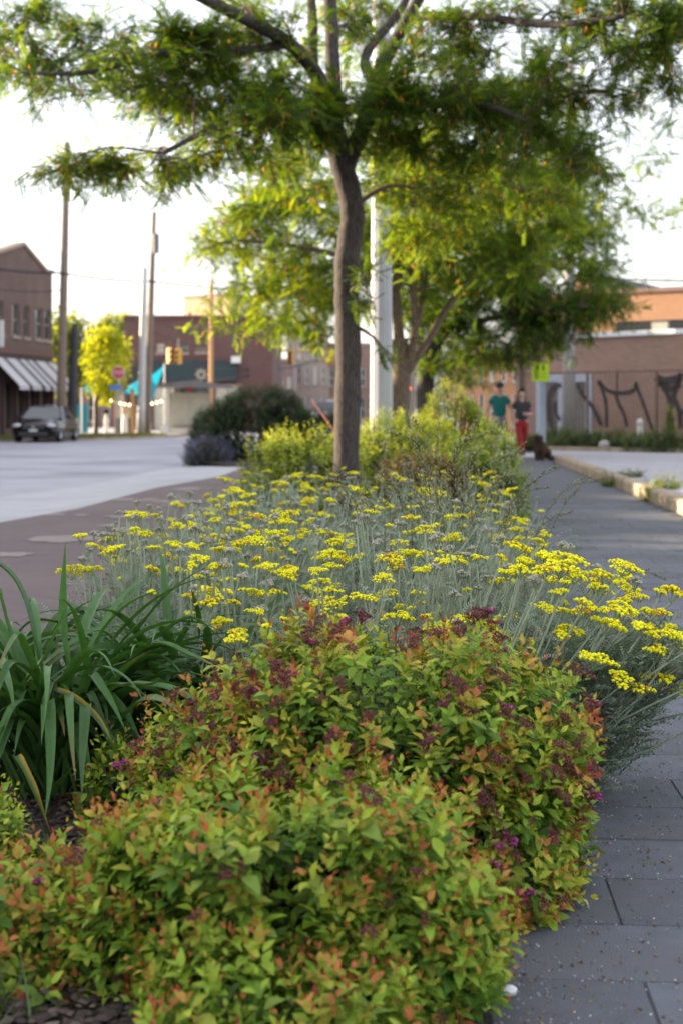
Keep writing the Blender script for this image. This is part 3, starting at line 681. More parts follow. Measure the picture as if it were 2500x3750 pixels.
# ------------------------------------------------------------------ poles, signs, signals, wires
def octagon_pole(name, p, r0, r1, h, mat, label, cat='pole', n=8, flutes=0):
    e = empty(name, p, 0.2, label, cat)
    m_ = MB(); zs = [0, 0.25*h, 0.5*h, 0.75*h, h]
    m_.tube([(0, 0, z) for z in zs], [r0 + (r1-r0)*z/h for z in zs], n); m_.build('shaft', M[mat], e)
    return e
wp = octagon_pole('white_lamp_column', at(1396, 1560, 18.4) * Vector((1, 1, 0)), 0.158, 0.095, 8.5, 'white_metal', 'thick white lamp column rising just behind the leaning trunk', 'lamp column', n=12)
b_ = MB(); b_.slab([(-.24, -.24), (.24, -.24), (.24, .24), (-.24, .24)], 0, 0.04); b_.build('base_plate', M['white_metal'], wp)
b_ = MB(); b_.box(-0.06, 0.06, -0.165, -0.13, 0.45, 0.75, 0.01); b_.build('access_hatch', M['white_metal'], wp)
b_ = MB(); b_.tube(spline([(0, 0, 8.45), (-0.6, 0.1, 8.9), (-1.9, 0.3, 9.0)], 6), [0.06]*13, 8); b_.build('arm', M['white_metal'], wp)
b_ = MB(); b_.ellipsoid((-2.1, 0.33, 8.95), 0.38, 0.16, 0.09); b_.build('lamp_head', M['white_metal'], wp)
wp2 = octagon_pole('white_lamp_column', at(1590, 1560, 41.0) * Vector((1, 1, 0)), 0.155, 0.10, 8.5, 'white_metal', 'second white lamp column far off between the dark trunks', 'lamp column', n=12)
b_ = MB(); b_.slab([(-.24, -.24), (.24, -.24), (.24, .24), (-.24, .24)], 0, 0.04); b_.build('base_plate', M['white_metal'], wp2)
b_ = MB(); b_.tube(spline([(0, 0, 8.45), (-0.6, 0.1, 8.9), (-1.9, 0.3, 9.0)], 6), [0.06]*13, 8); b_.build('arm', M['white_metal'], wp2)
b_ = MB(); b_.ellipsoid((-2.1, 0.33, 8.95), 0.38, 0.16, 0.09); b_.build('lamp_head', M['white_metal'], wp2)

cpole = empty('concrete_utility_pole', (6.1, 38.3, 0), 0, 'grey concrete utility pole before the graffiti wall', 'utility pole')
m_ = MB(); m_.tube([(0, 0, 0), (0.02, 0, 4), (0.07, 0, 10.4)], [0.185, 0.165, 0.12], 12); m_.build('shaft', M['conc_pole'], cpole, smooth=True)
m_ = MB(); m_.box(-1.1, 1.2, -0.22, -0.13, 9.6, 9.72); co = m_.build('crossarm', M['wood_pole'], cpole)
for x in (-0.9, -0.45, 0.5, 1.0): i_ = MB(); i_.tube([(x, -0.17, 9.721), (x, -0.17, 9.78), (x, -0.17, 9.85)], [0.02, 0.045, 0.03], 8); i_.build('insulator', M['pillar'], co)

def wood_pole(px0, pyb, px1, pyt, Y, r0, r1, mat, label, steps=False, arm=True, name='utility_pole'):
    b, t = at(px0, pyb, Y), at(px1, pyt, Y); b.z = -0.05
    e = empty(name, b, 0, label, 'utility pole'); d = t - b; m_ = MB()
    pts = [d*k/6 for k in range(7)]; m_.tube(pts, [r0 + (r1-r0)*k/6 for k in range(7)], 12); m_.build('shaft', M[mat], e, smooth=True)
    if steps:
        for k in range(18):
            p = d*(0.28 + 0.037*k); s_ = MB(); s_.bar(p, p + Vector((0.22 if k % 2 else -0.22, 0, 0.02)), 0.012, 5); s_.build('climbing_step', M['dark'], e)
    if arm:
        p = d*0.955; s_ = MB(); s_.box(p.x-1.0, p.x+1.0, p.y-r1-0.1, p.y-r1, p.z-0.06, p.z+0.06); ao = s_.build('crossarm', M['wood_pole'], e)
        for x in (-0.85, -0.4, 0.4, 0.85): i_ = MB(); i_.tube([(p.x+x, p.y-r1-.05, p.z+.061), (p.x+x, p.y-r1-.05, p.z+.12), (p.x+x, p.y-r1-.05, p.z+.19)], [.02, .045, .03], 8); i_.build('insulator', M['pillar'], ao)
    return e
p1 = wood_pole(222, 1600, 247, 520, 61.0, 0.215, 0.13, 'wood_pole', 'tall weathered timber utility pole behind the parked car', steps=True, arm=False)
p2 = wood_pole(537, 1580, 566, 775, 66.0, 0.20, 0.10, 'wood_pole', 'timber utility pole in the pair beside the turquoise sails', steps=True, arm=False)
tr = MB(); tr.tube([(0, 0, 0), (0, 0, 0.9)], [0.16, 0.16], 10); 
tt_ = tr.build('transformer', M['grey_metal'], p2); tt_.location = at(562, 930, 66.0) - Vector(p2.location) + Vector((0.16, -0.28, 0))
p3 = wood_pole(516, 1580, 531, 980, 65.0, 0.20, 0.13, 'grey_pole', 'pale grey steel mast in the pair beside the turquoise sails', arm=False, name='steel_mast')
p4 = wood_pole(772, 1420, 776, 1020, 74.0, 0.12, 0.10, 'wood_orange', 'slim orange lit timber pole behind the bus shelter', arm=False)
bpole = empty('black_steel_post', at(262, 1600, 63.0)*Vector((1, 1, 0)), 0, 'short black steel post leaning beside the timber pole', 'post')
m_ = MB(); m_.tube([(0, 0, -0.05), (0.08, 0, 2.4), (0.17, 0, 4.55), (0.175, 0, 4.98)], [0.24, 0.21, 0.17, 0.11], 10); m_.build('shaft', M['dark'], bpole); m_ = MB(); m_.slab([(-.3, -.3), (.3, -.3), (.3, .3), (-.3, .3)], -0.06, 0.02); m_.build('base_plate', M['dark'], bpole)
opost = empty('timber_post', at(486, 1580, 68.0)*Vector((1, 1, 0)), 0, 'square orange timber post by the beige wall', 'post')
m_ = MB(); m_.box(-0.09, 0.09, -0.09, 0.09, -0.05, 2.1, 0.02); m_.build('shaft', M['wood_orange'], opost); m_ = MB(); m_.box(-0.12, 0.12, -0.12, 0.12, 2.101, 2.16); m_.build('cap', M['wood_orange'], opost)

# stop sign with street name plate
def text_mesh(body, size, mat, ext=0.002):
    cu = bpy.data.curves.new('text', 'FONT'); cu.body = body; cu.size = size; cu.align_x = 'CENTER'; cu.align_y = 'CENTER'; cu.extrude = ext
    o = bpy.data.objects.new('text', cu); COL.objects.link(o); dg = bpy.context.evaluated_depsgraph_get(); dg.update()
    me = bpy.data.meshes.new_from_object(o.evaluated_get(dg)); bpy.data.objects.remove(o); bpy.data.curves.remove(cu)
    me.materials.clear(); me.materials.append(mat); return me
ssp = at(435, 1365, 62.0)
ss = empty('stop_sign', (ssp.x, ssp.y, -0.05), 0, 'red octagonal stop sign in front of the yellow green tree', 'sign')
m_ = MB(); m_.bar((0, 0.02, 0), (0, 0.02, ssp.z + 0.3), 0.03, 8); m_.build('post', M['grey_pole'], ss)
oc = lambda r: [(r*math.cos(math.pi/8 + k*math.pi/4), ssp.z + 0.05 + r*math.sin(math.pi/8 + k*math.pi/4)) for k in range(8)]
m_ = MB(); m_.prism(oc(0.31), -0.035, -0.028); so = m_.build('border', M['white_paint'], ss); m_ = MB(); m_.prism(oc(0.285), -0.04, -0.0355); m_.build('face', M['stop_red'], ss)
tx = link_mesh('lettering', text_mesh('STOP', 0.21, M['white_paint']), ss); tx.location = (0, -0.044, ssp.z + 0.05); tx.rotation_euler = (R(90), 0, 0)
bsp = at(425, 1417, 61.5); bs = empty('street_name_sign', (bsp.x, bsp.y, -0.05), 0, 'small blue street name plate below the stop sign', 'sign')
m_ = MB(); m_.box(-0.27, 0.25, -0.012, 0.012, bsp.z - 0.07, bsp.z + 0.13, 0.005); m_.build('plate', M['blue_sign'], bs); m_ = MB(); m_.bar((0, 0.03, 0), (0, 0.03, bsp.z + 0.1), 0.025, 8); m_.build('post', M['grey_pole'], bs)

# lime school sign on a square pale post
lsp = at(1976, 1360, 33.5)
ls = empty('lime_warning_sign', (lsp.x + 0.06, lsp.y, -0.01), 0.0, 'fluorescent lime warning sign on a pale blue post beside the couple', 'sign')
m_ = MB(); m_.box(-0.065, 0.065, -0.05, 0.05, 0, lsp.z + 0.1, 0.01); m_.build('post', M['blue_frame'], ls)
pl = MB(); pl.box(-0.2, 0.2, -0.008, 0.008, -0.23, 0.23, 0.003); po_ = pl.build('plate', M['lime'], ls); po_.location = (-0.06, -0.07, lsp.z); po_.rotation_euler = (0, R(2.5), 0)
mk = MB()
for cx_ in (-0.07, 0.055):          # two walking figures
    mk.prism([(cx_ + 0.018*math.cos(k*math.pi/4), 0.155 + 0.018*math.sin(k*math.pi/4)) for k in range(8)], -0.011, -0.0085)
    mk.prism([(cx_-0.028, 0.07), (cx_+0.028, 0.07), (cx_+0.022, 0.132), (cx_-0.022, 0.132)], -0.011, -0.0085)
    mk.prism([(cx_-0.03, 0.02), (cx_-0.012, 0.02), (cx_+0.006, 0.069), (cx_-0.012, 0.069)], -0.011, -0.0085); mk.prism([(cx_+0.03, 0.02), (cx_+0.014, 0.02), (cx_-0.002, 0.069), (cx_+0.016, 0.069)], -0.011, -0.0085)
mk.build('walking_figures', M['dark'], po_)
mk = MB()
rr = random.Random(4)
for zrow, x0_, x1_ in ((-0.05, -0.15, 0.15), (-0.13, -0.15, 0.15)):
    x = x0_
    while x < x1_: w = rr.uniform(0.015, 0.03); mk.prism([(x, zrow-0.018), (x+w, zrow-0.018), (x+w, zrow+0.018), (x, zrow+0.018)], -0.0098, -0.0085); x += w + 0.012
mk.build('small_print', plain('faded_print', (0.30, 0.42, 0.03), 0.6), po_)
fr = MB()
for a in ((-.2, .2, -.23, -.222), (-.2, .2, .222, .23), (-.2, -.192, -.222, .222), (.192, .2, -.222, .222)): fr.box(a[0], a[1], -0.0105, -0.0083, a[2], a[3])
fr.build('border', plain('lime_edge', (0.35, 0.50, 0.02), 0.6), po_)

# traffic signals
def signal(p, label, h=0.95, w=0.30, rz=0.0, hang=0.5):
    e = empty('traffic_signal', p, rz, label, 'traffic signal', 'traffic signals over the junction')
    m_ = MB(); m_.box(-w/2, w/2, -0.1, 0.1, -h/2, h/2, 0.03); hs = m_.build('housing', M['amber'], e)
    for k in range(3):
        z = h*(0.32 - 0.32*k); l_ = MB(); n = 12
        l_.prism([(0.105*math.cos(2*math.pi*j/n), z + 0.105*math.sin(2*math.pi*j/n)) for j in range(n)], -0.125, -0.101); l_.build('lens', M['dark'], hs)
        v_ = MB(); v_.add([(0.125*math.cos(math.pi*j/8), y_, z + 0.125*math.sin(math.pi*j/8)) for y_ in (-0.1, -0.3) for j in range(9)], [(j, j+1, 9+j+1, 9+j) for j in range(8)]); v_.build('visor', M['amber'], hs)
    m_ = MB(); m_.bar((0, 0, h/2), (0, 0, h/2 + hang), 0.03, 6); m_.build('hanger', M['dark'], e)
    return e
signal(at(625, 1302, 70.0), 'left of two yellow traffic signals hanging before the brick corner', 0.78, 0.30, 0.5)
signal(at(655, 1305, 70.0), 'right of two yellow traffic signals hanging before the brick corner', 0.76, 0.30, -0.9)
signal(at(935, 1308, 88.0), 'orange lit traffic signal on the mast nearest its pole', 0.75, 0.34, 0.3, 0.28)
signal(at(1065, 1310, 88.0), 'bright orange lit traffic signal at the middle of the mast', 0.85, 0.36, -0.2, 0.28)
signal(at(1208, 1312, 88.0), 'orange traffic signal at the mast end beside the trunk', 0.8, 0.36, 0.2, 0.28)
mp_ = at(893, 1400, 88.0); ma = empty('signal_mast', (mp_.x, mp_.y, -0.05), 0, 'steel signal mast with a long arm across the far junction', 'mast')
m_ = MB(); m_.tube([(0, 0, 0), (0, 0, 5.6)], [0.18, 0.12], 10); m_.build('shaft', M['wood_pole'], ma)
z1 = at(0, 1278, 88.0).z; m_ = MB(); m_.bar((0, 0, z1), (5.6, 0, z1 - 0.12), 0.07, 8); m_.build('arm', M['wood_orange'], ma)

# wires: each its own cable with sag
def cable(p, q, sag, r, label, n=16):
    p, q = Vector(p), Vector(q); m_ = MB()
    m_.tube([p.lerp(q, k/n) - Vector((0, 0, sag*4*(k/n)*(1-k/n))) for k in range(n+1)], [r]*(n+1), 5)
    return tag(m_.build('overhead_cable', M['wire']), label, 'cable', 'overhead cables')
cable(at(-200, 950, 58), at(230, 1000, 60.8), 0.15, 0.05, 'thick cable crossing the gabled brick front to the timber pole')
cable(at(230, 1000, 60.7), at(556, 1030, 65.7), 0.1, 0.045, 'thick cable between the tall timber pole and the pole pair')
cable(at(556, 1030, 65.7), at(1010, 1055, 78), 0.15, 0.045, 'thick cable running right from the pole pair into the leaves')
cable(at(230, 1063, 60.7), at(-150, 1030, 57), 0.2, 0.02, 'thin cable from the timber pole left along the brick front')
cable(at(243, 868, 60.8), at(420, 940, 70), 0.1, 0.012, 'faint thin cable sloping right from high on the timber pole')
cable(at(235, 1128, 60.8), at(560, 1168, 66), 0.25, 0.014, 'faint slack cable above the yellow green tree')
cable(at(545, 1200, 66.2), at(770, 1255, 73.8), 0.35, 0.02, 'slack cable before the dark brick wall, lower one')
cable(at(545, 1160, 66.2), at(770, 1205, 73.8), 0.3, 0.02, 'slack cable before the dark brick wall, upper one')
cable(at(776, 1395, 74.2), at(1240, 1285, 110), 0.3, 0.045, 'dark cable rising right past the traffic signals')
cable(at(776, 1345, 74.2), at(1240, 1300, 110), 0.5, 0.04, 'dark cable sagging behind the traffic signals')
cable(at(2100, 1008, 60), at(2700, 1026, 46), 0.1, 0.05, 'dark cable above the orange brick building at the right')
cable(at(2100, 975, 60), at(2700, 900, 46), 0.15, 0.016, 'thin cable high in the sky at the right')
cable(at(2095, 960, 38.2), at(2750, 870, 30), 0.15, 0.008, 'thinnest cable leaving the concrete pole to the right')

# ------------------------------------------------------------------ bus shelter, sails, low walls across the road
sh0 = at(590, 1400, 69.0)
bsH = empty('bus_shelter', (sh0.x, sh0.y, -0.05), 0.0, 'bus shelter with a wide grey upturned roof behind the dark bush', 'bus shelter')
W_ = (860-590)/FPX*69
rz = sh0.z + 0.05
m_ = MB(); m_.add([(-0.05, -1.2, rz-0.10), (W_*0.5, -1.3, rz+0.08), (W_, -1.2, rz-0.20), (-0.05, 1.2, rz-0.10), (W_*0.5, 1.2, rz+0.08), (W_, 1.2, rz-0.20),
                   (-0.05, -1.2, rz-0.26), (W_*0.5, -1.3, rz-0.24), (W_, -1.2, rz-0.28), (-0.05, 1.2, rz-0.26), (W_*0.5, 1.2, rz-0.24), (W_, 1.2, rz-0.28)],
                  [(0,1,4,3),(1,2,5,4),(6,9,10,7),(7,10,11,8),(0,6,7,1),(1,7,8,2),(3,4,10,9),(4,5,11,10),(0,3,9,6),(2,8,11,5)]); m_.build('roof', M['grey_metal'], bsH)
for x in (0.35, 1.3, 2.3, W_-0.35):
    m_ = MB(); m_.bar((x, 0.6, 0), (x, 0.6, rz-0.25), 0.045, 8); m_.build('post', M['grey_pole'], bsH)
for x0_, x1_ in ((0.4, 1.25), (1.35, 2.25)):
    m_ = MB(); m_.box(x0_, x1_, 0.59, 0.61, 0.3, rz-0.5); m_.build('panel', M['pale_blind'], bsH)
m_ = MB(); m_.box(0.6, 2.0, 0.2, 0.5, 0.40, 0.45); m_.build('bench', M['grey_metal'], bsH)
m_ = MB(); m_.box(1.25, 1.55, -0.2, -0.15, rz-0.45, rz-0.26); m_.build('red_light_panel', M['stop_red'], bsH)

def sail(pts, label, Y=None):
    """a tensioned triangular cloth, curved between its corners"""
    a, b, c = [Vector(p) for p in pts]; n = 8; V, T = [], []; idx = {}
    nn_ = (b-a).cross(c-a).normalized(); g = (a+b+c)/3
    for i in range(n+1):
        for j in range(n+1-i):
            k = n-i-j; u, v, w = i/n, j/n, k/n; p = a*u + b*v + c*w
            edge_pull = 1 - 0.10*(27*u*v*w)*0 - 0.16*(max(0, 4*u*v*(1-w)) + max(0, 4*v*w*(1-u)) + max(0, 4*u*w*(1-v)))*0.5
            p = g + (p-g)*edge_pull + nn_*0.25*(27*u*v*w); idx[(i, j)] = len(V); V.append(p)
    for i in range(n):
        for j in range(n-i):
            T.append((idx[(i, j)], idx[(i+1, j)], idx[(i, j+1)]))
            if i + j < n-1: T.append((idx[(i+1, j)], idx[(i+1, j+1)], idx[(i, j+1)]))
    e = empty('shade_sail', (g.x, g.y, -0.05), 0, label, 'shade sail', 'turquoise shade sails')
    me = np_mesh('cloth', np.array([tuple(p - Vector(e.location)) for p in V]), np.array(T), np.tile((0.012, 0.27, 0.36), (len(V), 1)), M['turquoise'], True)
    link_mesh('cloth', me, e)
    for p in (a, b, c):
        m_ = MB(); q = p - Vector(e.location); m_.bar((q.x, q.y+0.05, 0), (q.x, q.y+0.05, q.z+0.1), 0.035, 6); m_.build('post', M['grey_pole'], e)
sail([at(448, 1440, 70), at(512, 1385, 72), at(520, 1450, 74)], 'turquoise shade sail left of the pole pair')
sail([at(540, 1382, 70), at(603, 1338, 73), at(552, 1490, 71)], 'turquoise shade sail right of the pole pair with raised corner')
sail([at(350, 1390, 71), at(300, 1425, 70), at(345, 1450, 74)], 'small turquoise shade sail behind the yellow green tree')
tp = empty('turquoise_board', at(276, 1600, 72.0)*Vector((1, 1, 0)), 0, 'tall turquoise painted board wall behind the black post', 'board')
for k in range(3):
    m_ = MB(); m_.box(k*0.22, k*0.22+0.212, -0.03, 0.03, 0, at(0, 1480, 72).z, 0.006); m_.build('board', M['turq_paint'], tp)
yb = empty('beige_wall', at(420, 1600, 73.0)*Vector((1, 1, 0)), 0, 'low beige panel wall beneath the string of bulbs', 'wall')
z0_, z1_ = at(0, 1531, 73).z, at(0, 1487, 73).z
m_ = MB(); m_.box(0, 0.98, -0.05, 0.05, z0_, z1_, 0.01); m_.build('panel', M['tan'], yb); m_ = MB(); m_.box(0.02, 0.96, 0.0, 0.04, -0.05, z0_-.003); m_.build('base', M['dark'], yb)
for x in (0.05, 0.93): m_ = MB(); m_.box(x-0.04, x+0.04, -0.06, 0.06, -0.05, z1_+0.3); m_.build('post', M['wood_orange'], yb)
sb = empty('bulb_string', at(400, 1460, 71.0), 0, 'string of warm bulbs sagging above the beige wall', 'string lights')
A_, B_ = Vector((0, 0, 0)), at(600, 1462, 71.0) - at(400, 1460, 71.0); m_ = MB(); pts = [A_.lerp(B_, k/24) - Vector((0, 0, 0.25*4*(k/24)*(1-k/24))) for k in range(25)]
m_.tube(pts, [0.008]*25, 4); m_.build('cord', M['wire'], sb)
bm_ = MB(); bm_.ellipsoid((0, 0, 0), 0.035, 0.035, 0.05, 8, 6); bme = bm_.mesh('bulb', M['bulb'])
for k in range(1, 24, 2): o = link_mesh('bulb', bme, sb); o.location = pts[k] - Vector((0, 0, 0.06))
for px_, w_, lab in ((390, 0.12, 'white post beside the beige wall, left one'), (458, 0.16, 'white post beside the timber post')):
    c0 = at(px_, 1575, 69.0); e = empty('white_post', (c0.x, c0.y, -0.05), 0, lab, 'post'); m_ = MB(); m_.tube([(0, 0, 0), (0, 0, 0.75), (0, 0, 0.95)], [w_, w_*0.9, w_*0.5], 8); m_.build('shaft', M['white_paint'], e); m_ = MB(); m_.tube([(0, 0, 0.951), (0, 0, 1.0)], [w_*0.8, w_*0.8], 8); m_.build('cap', M['white_paint'], e)
cart = empty('white_low_planter', at(655, 1600, 71.0)*Vector((1, 1, 0)), 0, 'low pale concrete planter by the bus shelter', 'planter')
m_ = MB(); m_.box(-0.9, 1.1, -0.2, 0.3, -0.05, 0.35, 0.03); m_.build('trough', M['coping'], cart); m_ = MB(); m_.box(-0.84, 1.04, -0.14, 0.24, 0.351, 0.37); m_.build('soil', M['mulch'], cart)

# small things in the weeds at the right
bl = empty('white_bollard', at(2341, 1620, 36.6)*Vector((1, 1, 0)) + Vector((0, 0, 0.12)), 0, 'short white pipe bollard in the weeds before the graffiti wall', 'bollard')
m_ = MB(); m_.tube([(0, 0, 0), (0, 0, 0.72), (0, 0, 0.78)], [0.085, 0.085, 0.05], 10); m_.build('pipe', M['white_paint'], bl, smooth=False); m_ = MB(); m_.tube([(0, 0, 0.60), (0, 0, 0.66)], [0.09, 0.09], 10); m_.build('band', M['grey_pole'], bl)
rk = MB(); rk.ellipsoid((0, 0, 0.12), 0.16, 0.13, 0.13, 9, 6); o = rk.build('concrete_lump', M['conc_pole']); o.location = at(2212, 1622, 35.6); o.location.z = 0.12; tag(o, 'grey lump of concrete on the far kerb of the lot', 'stone')
ps = MB(); ps.ellipsoid((0, 0, 0.011), 0.018, 0.012, 0.011, 7, 5); o = ps.build('pale_stone', M['coping']); o.location = ground(1858, 3648); o.rotation_euler = (0.2, 0.1, 0.4); tag(o, 'small pale stone on the pavement edge under the front shrub', 'stone')

# ------------------------------------------------------------------ cars
def car(name, loc, rz, paint, label, L=4.5, W=1.76, H=1.45, detail=True):
    """nose towards -y; body, glasshouse, wheels, lamps"""
    e = empty(name, loc, rz, label, 'car')
    # body: stations along y with (half width low, half width high, z sill, z shoulder)
    stt = [(0.0, .72, .62, .30, .62), (0.12, .82, .74, .22, .72), (0.5, .87, .80, .20, .82), (1.25, .88, .82, .20, .92), (1.5, .88, .83, .20, .95), (2.5, .88, .84, .20, .97),
           (3.5, .88, .83, .20, 1.0), (4.1, .86, .80, .22, 1.0), (4.42, .80, .74, .28, .94), (4.5, .74, .66, .34, .80)]
    ring = []
    for y, wl_, wh, zs_, zh in stt:
        y = y/4.5*L; k = W/1.76; f = H/1.45
        ring.append([(-wl_*k*0.93, y, zs_*f), (-wl_*k, y, (zs_+0.16)*f), (-wl_*k, y, (zh-0.16)*f), (-wh*k, y, (zh-0.03)*f), (-wh*k*0.55, y, (zh+0.015)*f), (0, y, (zh+0.03)*f),
                     (wh*k*0.55, y, (zh+0.015)*f), (wh*k, y, (zh-0.03)*f), (wl_*k, y, (zh-0.16)*f), (wl_*k, y, (zs_+0.16)*f), (wl_*k*0.93, y, zs_*f)])
    n = 11; b = MB(); b.add([p for r_ in ring for p in r_], [(i*n+j, i*n+j+1, (i+1)*n+j+1, (i+1)*n+j) for i in range(len(ring)-1) for j in range(n-1)] +
                              [(i*n+n-1, i*n, (i+1)*n, (i+1)*n+n-1) for i in range(len(ring)-1)] + [tuple(range(n)), tuple((len(ring)-1)*n + j for j in range(n-1, -1, -1))])
    bo = b.build('body', paint, e, smooth=True); bo.data.set_sharp_from_angle(angle=R(38))
    k, f, s = W/1.76, H/1.45, L/4.5
    gl = [(1.22*s, .76*k, .93*f, .0), (1.95*s, .62*k, 1.40*f, .0), (2.6*s, .62*k, 1.45*f, 0), (3.2*s, .60*k, 1.40*f, 0), (4.05*s, .70*k, 1.0*f, 0)]
    g = MB()   # glasshouse lower rim and roof
    lo = [(1.20*s, .78*k, .93*f), (2.1*s, .80*k, .96*f), (3.2*s, .79*k, .98*f), (4.12*s, .70*k, .99*f)]
    hi = [(1.92*s, .60*k, 1.39*f), (2.3*s, .62*k, 1.43*f), (3.0*s, .61*k, 1.42*f), (3.45*s, .57*k, 1.36*f)]
    vs_ = [(-w, y, z) for y, w, z in lo] + [(-w, y, z) for y, w, z in hi] + [(w, y, z) for y, w, z in lo] + [(w, y, z) for y, w, z in hi]
    g.add(vs_, [(i, i+1, 4+i+1, 4+i) for i in range(3)] + [(8+i, 8+i+1, 12+i+1, 12+i) for i in range(3)] + [(0, 8, 12, 4), (3, 11, 15, 7)]); g.build('glasshouse', M['glass'], e)
    r_ = MB(); r_.add([(-w, y, z+0.004) for y, w, z in hi] + [(0, y, z+0.035) for y, w, z in hi] + [(w, y, z+0.004) for y, w, z in hi], [(i, i+1, 4+i+1, 4+i) for i in range(3)] + [(4+i, 4+i+1, 8+i+1, 8+i) for i in range(3)]); r_.build('roof', paint, e, smooth=True)
    pi_ = MB()
    for sg in (-1, 1):
        for a_, c_ in ((lo[0], hi[0]), (lo[3], hi[3]), ((2.45*s, .80*k, .96*f), (2.5*s, .625*k, 1.43*f))):
            pi_.bar((sg*a_[1], a_[0], a_[2]), (sg*c_[1], c_[0], c_[2]), 0.035, 6)
    pi_.build('pillars', paint, e)
    for sg in (-1, 1):
        for y in (0.85*s, 3.62*s):
            w_ = MB(); n = 20; 
            for (r0, xo) in ((0.315, 0.0),):
                prof = [(0.0, .19), (0.0, .27), (0.02, .305), (0.06, .315), (0.17, .315), (0.2, .29)]
            vs_ = [(sg*(W/2 - x + 0.005), y + rr_*math.cos(2*math.pi*j/n), .315 + rr_*math.sin(2*math.pi*j/n)) for x, rr_ in prof for j in range(n)]
            w_.add(vs_, [(i*n+j, i*n+(j+1) % n, (i+1)*n+(j+1) % n, (i+1)*n+j) for i in range(len(prof)-1) for j in range(n)] + [tuple((len(prof)-1)*n + j for j in range(n))])
            wo = w_.build('wheel', M['black'], e, smooth=True)
            rm = MB(); x = sg*(W/2 - 0.02)
            rm.tube([(x, y, .315), (x - sg*0.03, y, .315)], [0.05, 0.05], 10)
            for j in range(10):
                a_ = 2*math.pi*j/10; rm.bar((x, y, .315), (x, y + .2*math.cos(a_), .315 + .2*math.sin(a_)), 0.018, 4)
            rm.tube([(x + sg*0.01, y, .315), (x - sg*0.05, y, .315)], [0.2, 0.2], 20, cap=False); rm.build('rim', M['chrome'], wo)
        h_ = MB(); h_.ellipsoid((sg*0.64*k, 0.13, 0.66*f), 0.19, 0.12, 0.085, 12, 8); h_.build('headlight', M['lamp_glass'], e)
        t_ = MB(); t_.ellipsoid((sg*0.64*k, L-0.06, 0.80*f), 0.15, 0.06, 0.09, 10, 6); t_.build('tail_lamp', M['stop_red'], e)
        mm = MB(); mm.ellipsoid((sg*(W/2 + 0.06), 1.62*s, 1.0*f), 0.10, 0.06, 0.07, 10, 6); mm.build('wing_mirror', paint, e)
        dd = MB(); dd.box(sg*(W/2)-0.012, sg*(W/2)+0.012, 2.2*s, 2.36*s, 0.80*f, 0.83*f); dd.build('door_handle', M['chrome'], e)
    gr = MB(); gr.box(-0.42*k, 0.42*k, -0.02, 0.05, 0.52*f, 0.66*f); gr.box(-0.55*k, 0.55*k, -0.01, 0.1, 0.27*f, 0.42*f); gr.build('grille', M['dark'], e)
    bd_ = MB(); bd_.prism([(0.06*math.cos(2*math.pi*j/14), 0.6*f + 0.06*math.sin(2*math.pi*j/14)) for j in range(14)], -0.035, -0.021); bd_.build('badge', M['chrome'], e)
    np_ = MB(); np_.box(-0.16, 0.16, -0.03, -0.012, 0.44*f, 0.51*f); np_.build('number_plate', M['white_paint'], e)
    return e
car('parked_car', (-11.6, 53.6, -0.10), R(-1.5), M['car_black'], 'black sedan parked facing us before the striped awning', H=1.42)
car('far_car', (4.6, 66.0, -0.05), R(4), M['car_white'], 'white car parked far behind the man in teal', H=1.5)
car('far_car', (-0.9, 92.0, -0.10), R(3), M['car_red'], 'dark red car far up the road by the trunk', L=4.8, W=1.9, H=1.9)
tl = MB(); tl.ellipsoid((0, 0, 0), 0.12, 0.05, 0.12, 12, 8); o = tl.build('red_signal_lamp', M['red_lamp']); o.location = at(1492, 1423, 70.0); tag(o, 'lit red signal lamp glowing among the far trunks', 'lamp')
sgp = MB(); sgp.bar((0, 0, 0), (0, 0, at(0, 1423, 70).z + 0.3), 0.05, 8); o = sgp.build('signal_post', M['dark']); q_ = at(1492, 1423, 70.12); o.location = (q_.x, q_.y + 0.06, -0.05); tag(o, 'dark post carrying the red signal lamp', 'post')
# ------------------------------------------------------------------ plants
def leaf_template(w=0.27, fold=0.10, droop=0.14, fine=True):
    if fine:
        mid = [(0, 0, 0), (.3, 0, .02), (.65, 0, -.02), (1, 0, -droop)]
        lf = [(.16, .62*w, fold*.5), (.42, w, fold), (.76, .55*w, fold*.35 - droop*.3)]
        v = np.array(mid + lf + [(x, -y, z) for x, y, z in lf], dtype=float)
        t = [(0, 1, 4), (1, 5, 4), (1, 2, 5), (2, 6, 5), (2, 3, 6)]
        t = t + [(a if a < 4 else a + 3, c if c < 4 else c + 3, b if b < 4 else b + 3) for a, b, c in t]
    else:
        v = np.array([(0, 0, 0), (.45, w, fold), (1, 0, -droop), (.45, -w, fold), (.5, 0, 0)], dtype=float)
        t = [(0, 4, 1), (1, 4, 2), (2, 4, 3), (3, 4, 0)]
    return v, np.array(t, dtype=np.int64)

def lump(d, seed, f=2.3):
    """smooth pseudo noise on directions d (k,3), about -1..1"""
    r = np.random.default_rng(seed); out = np.zeros(len(d))
    for i in range(5):
        a = r.normal(size=3)*f*(1 + 0.6*i); out += np.sin(d @ a + r.uniform(0, 6.28))/(1 + 0.6*i)
    return out/2.2

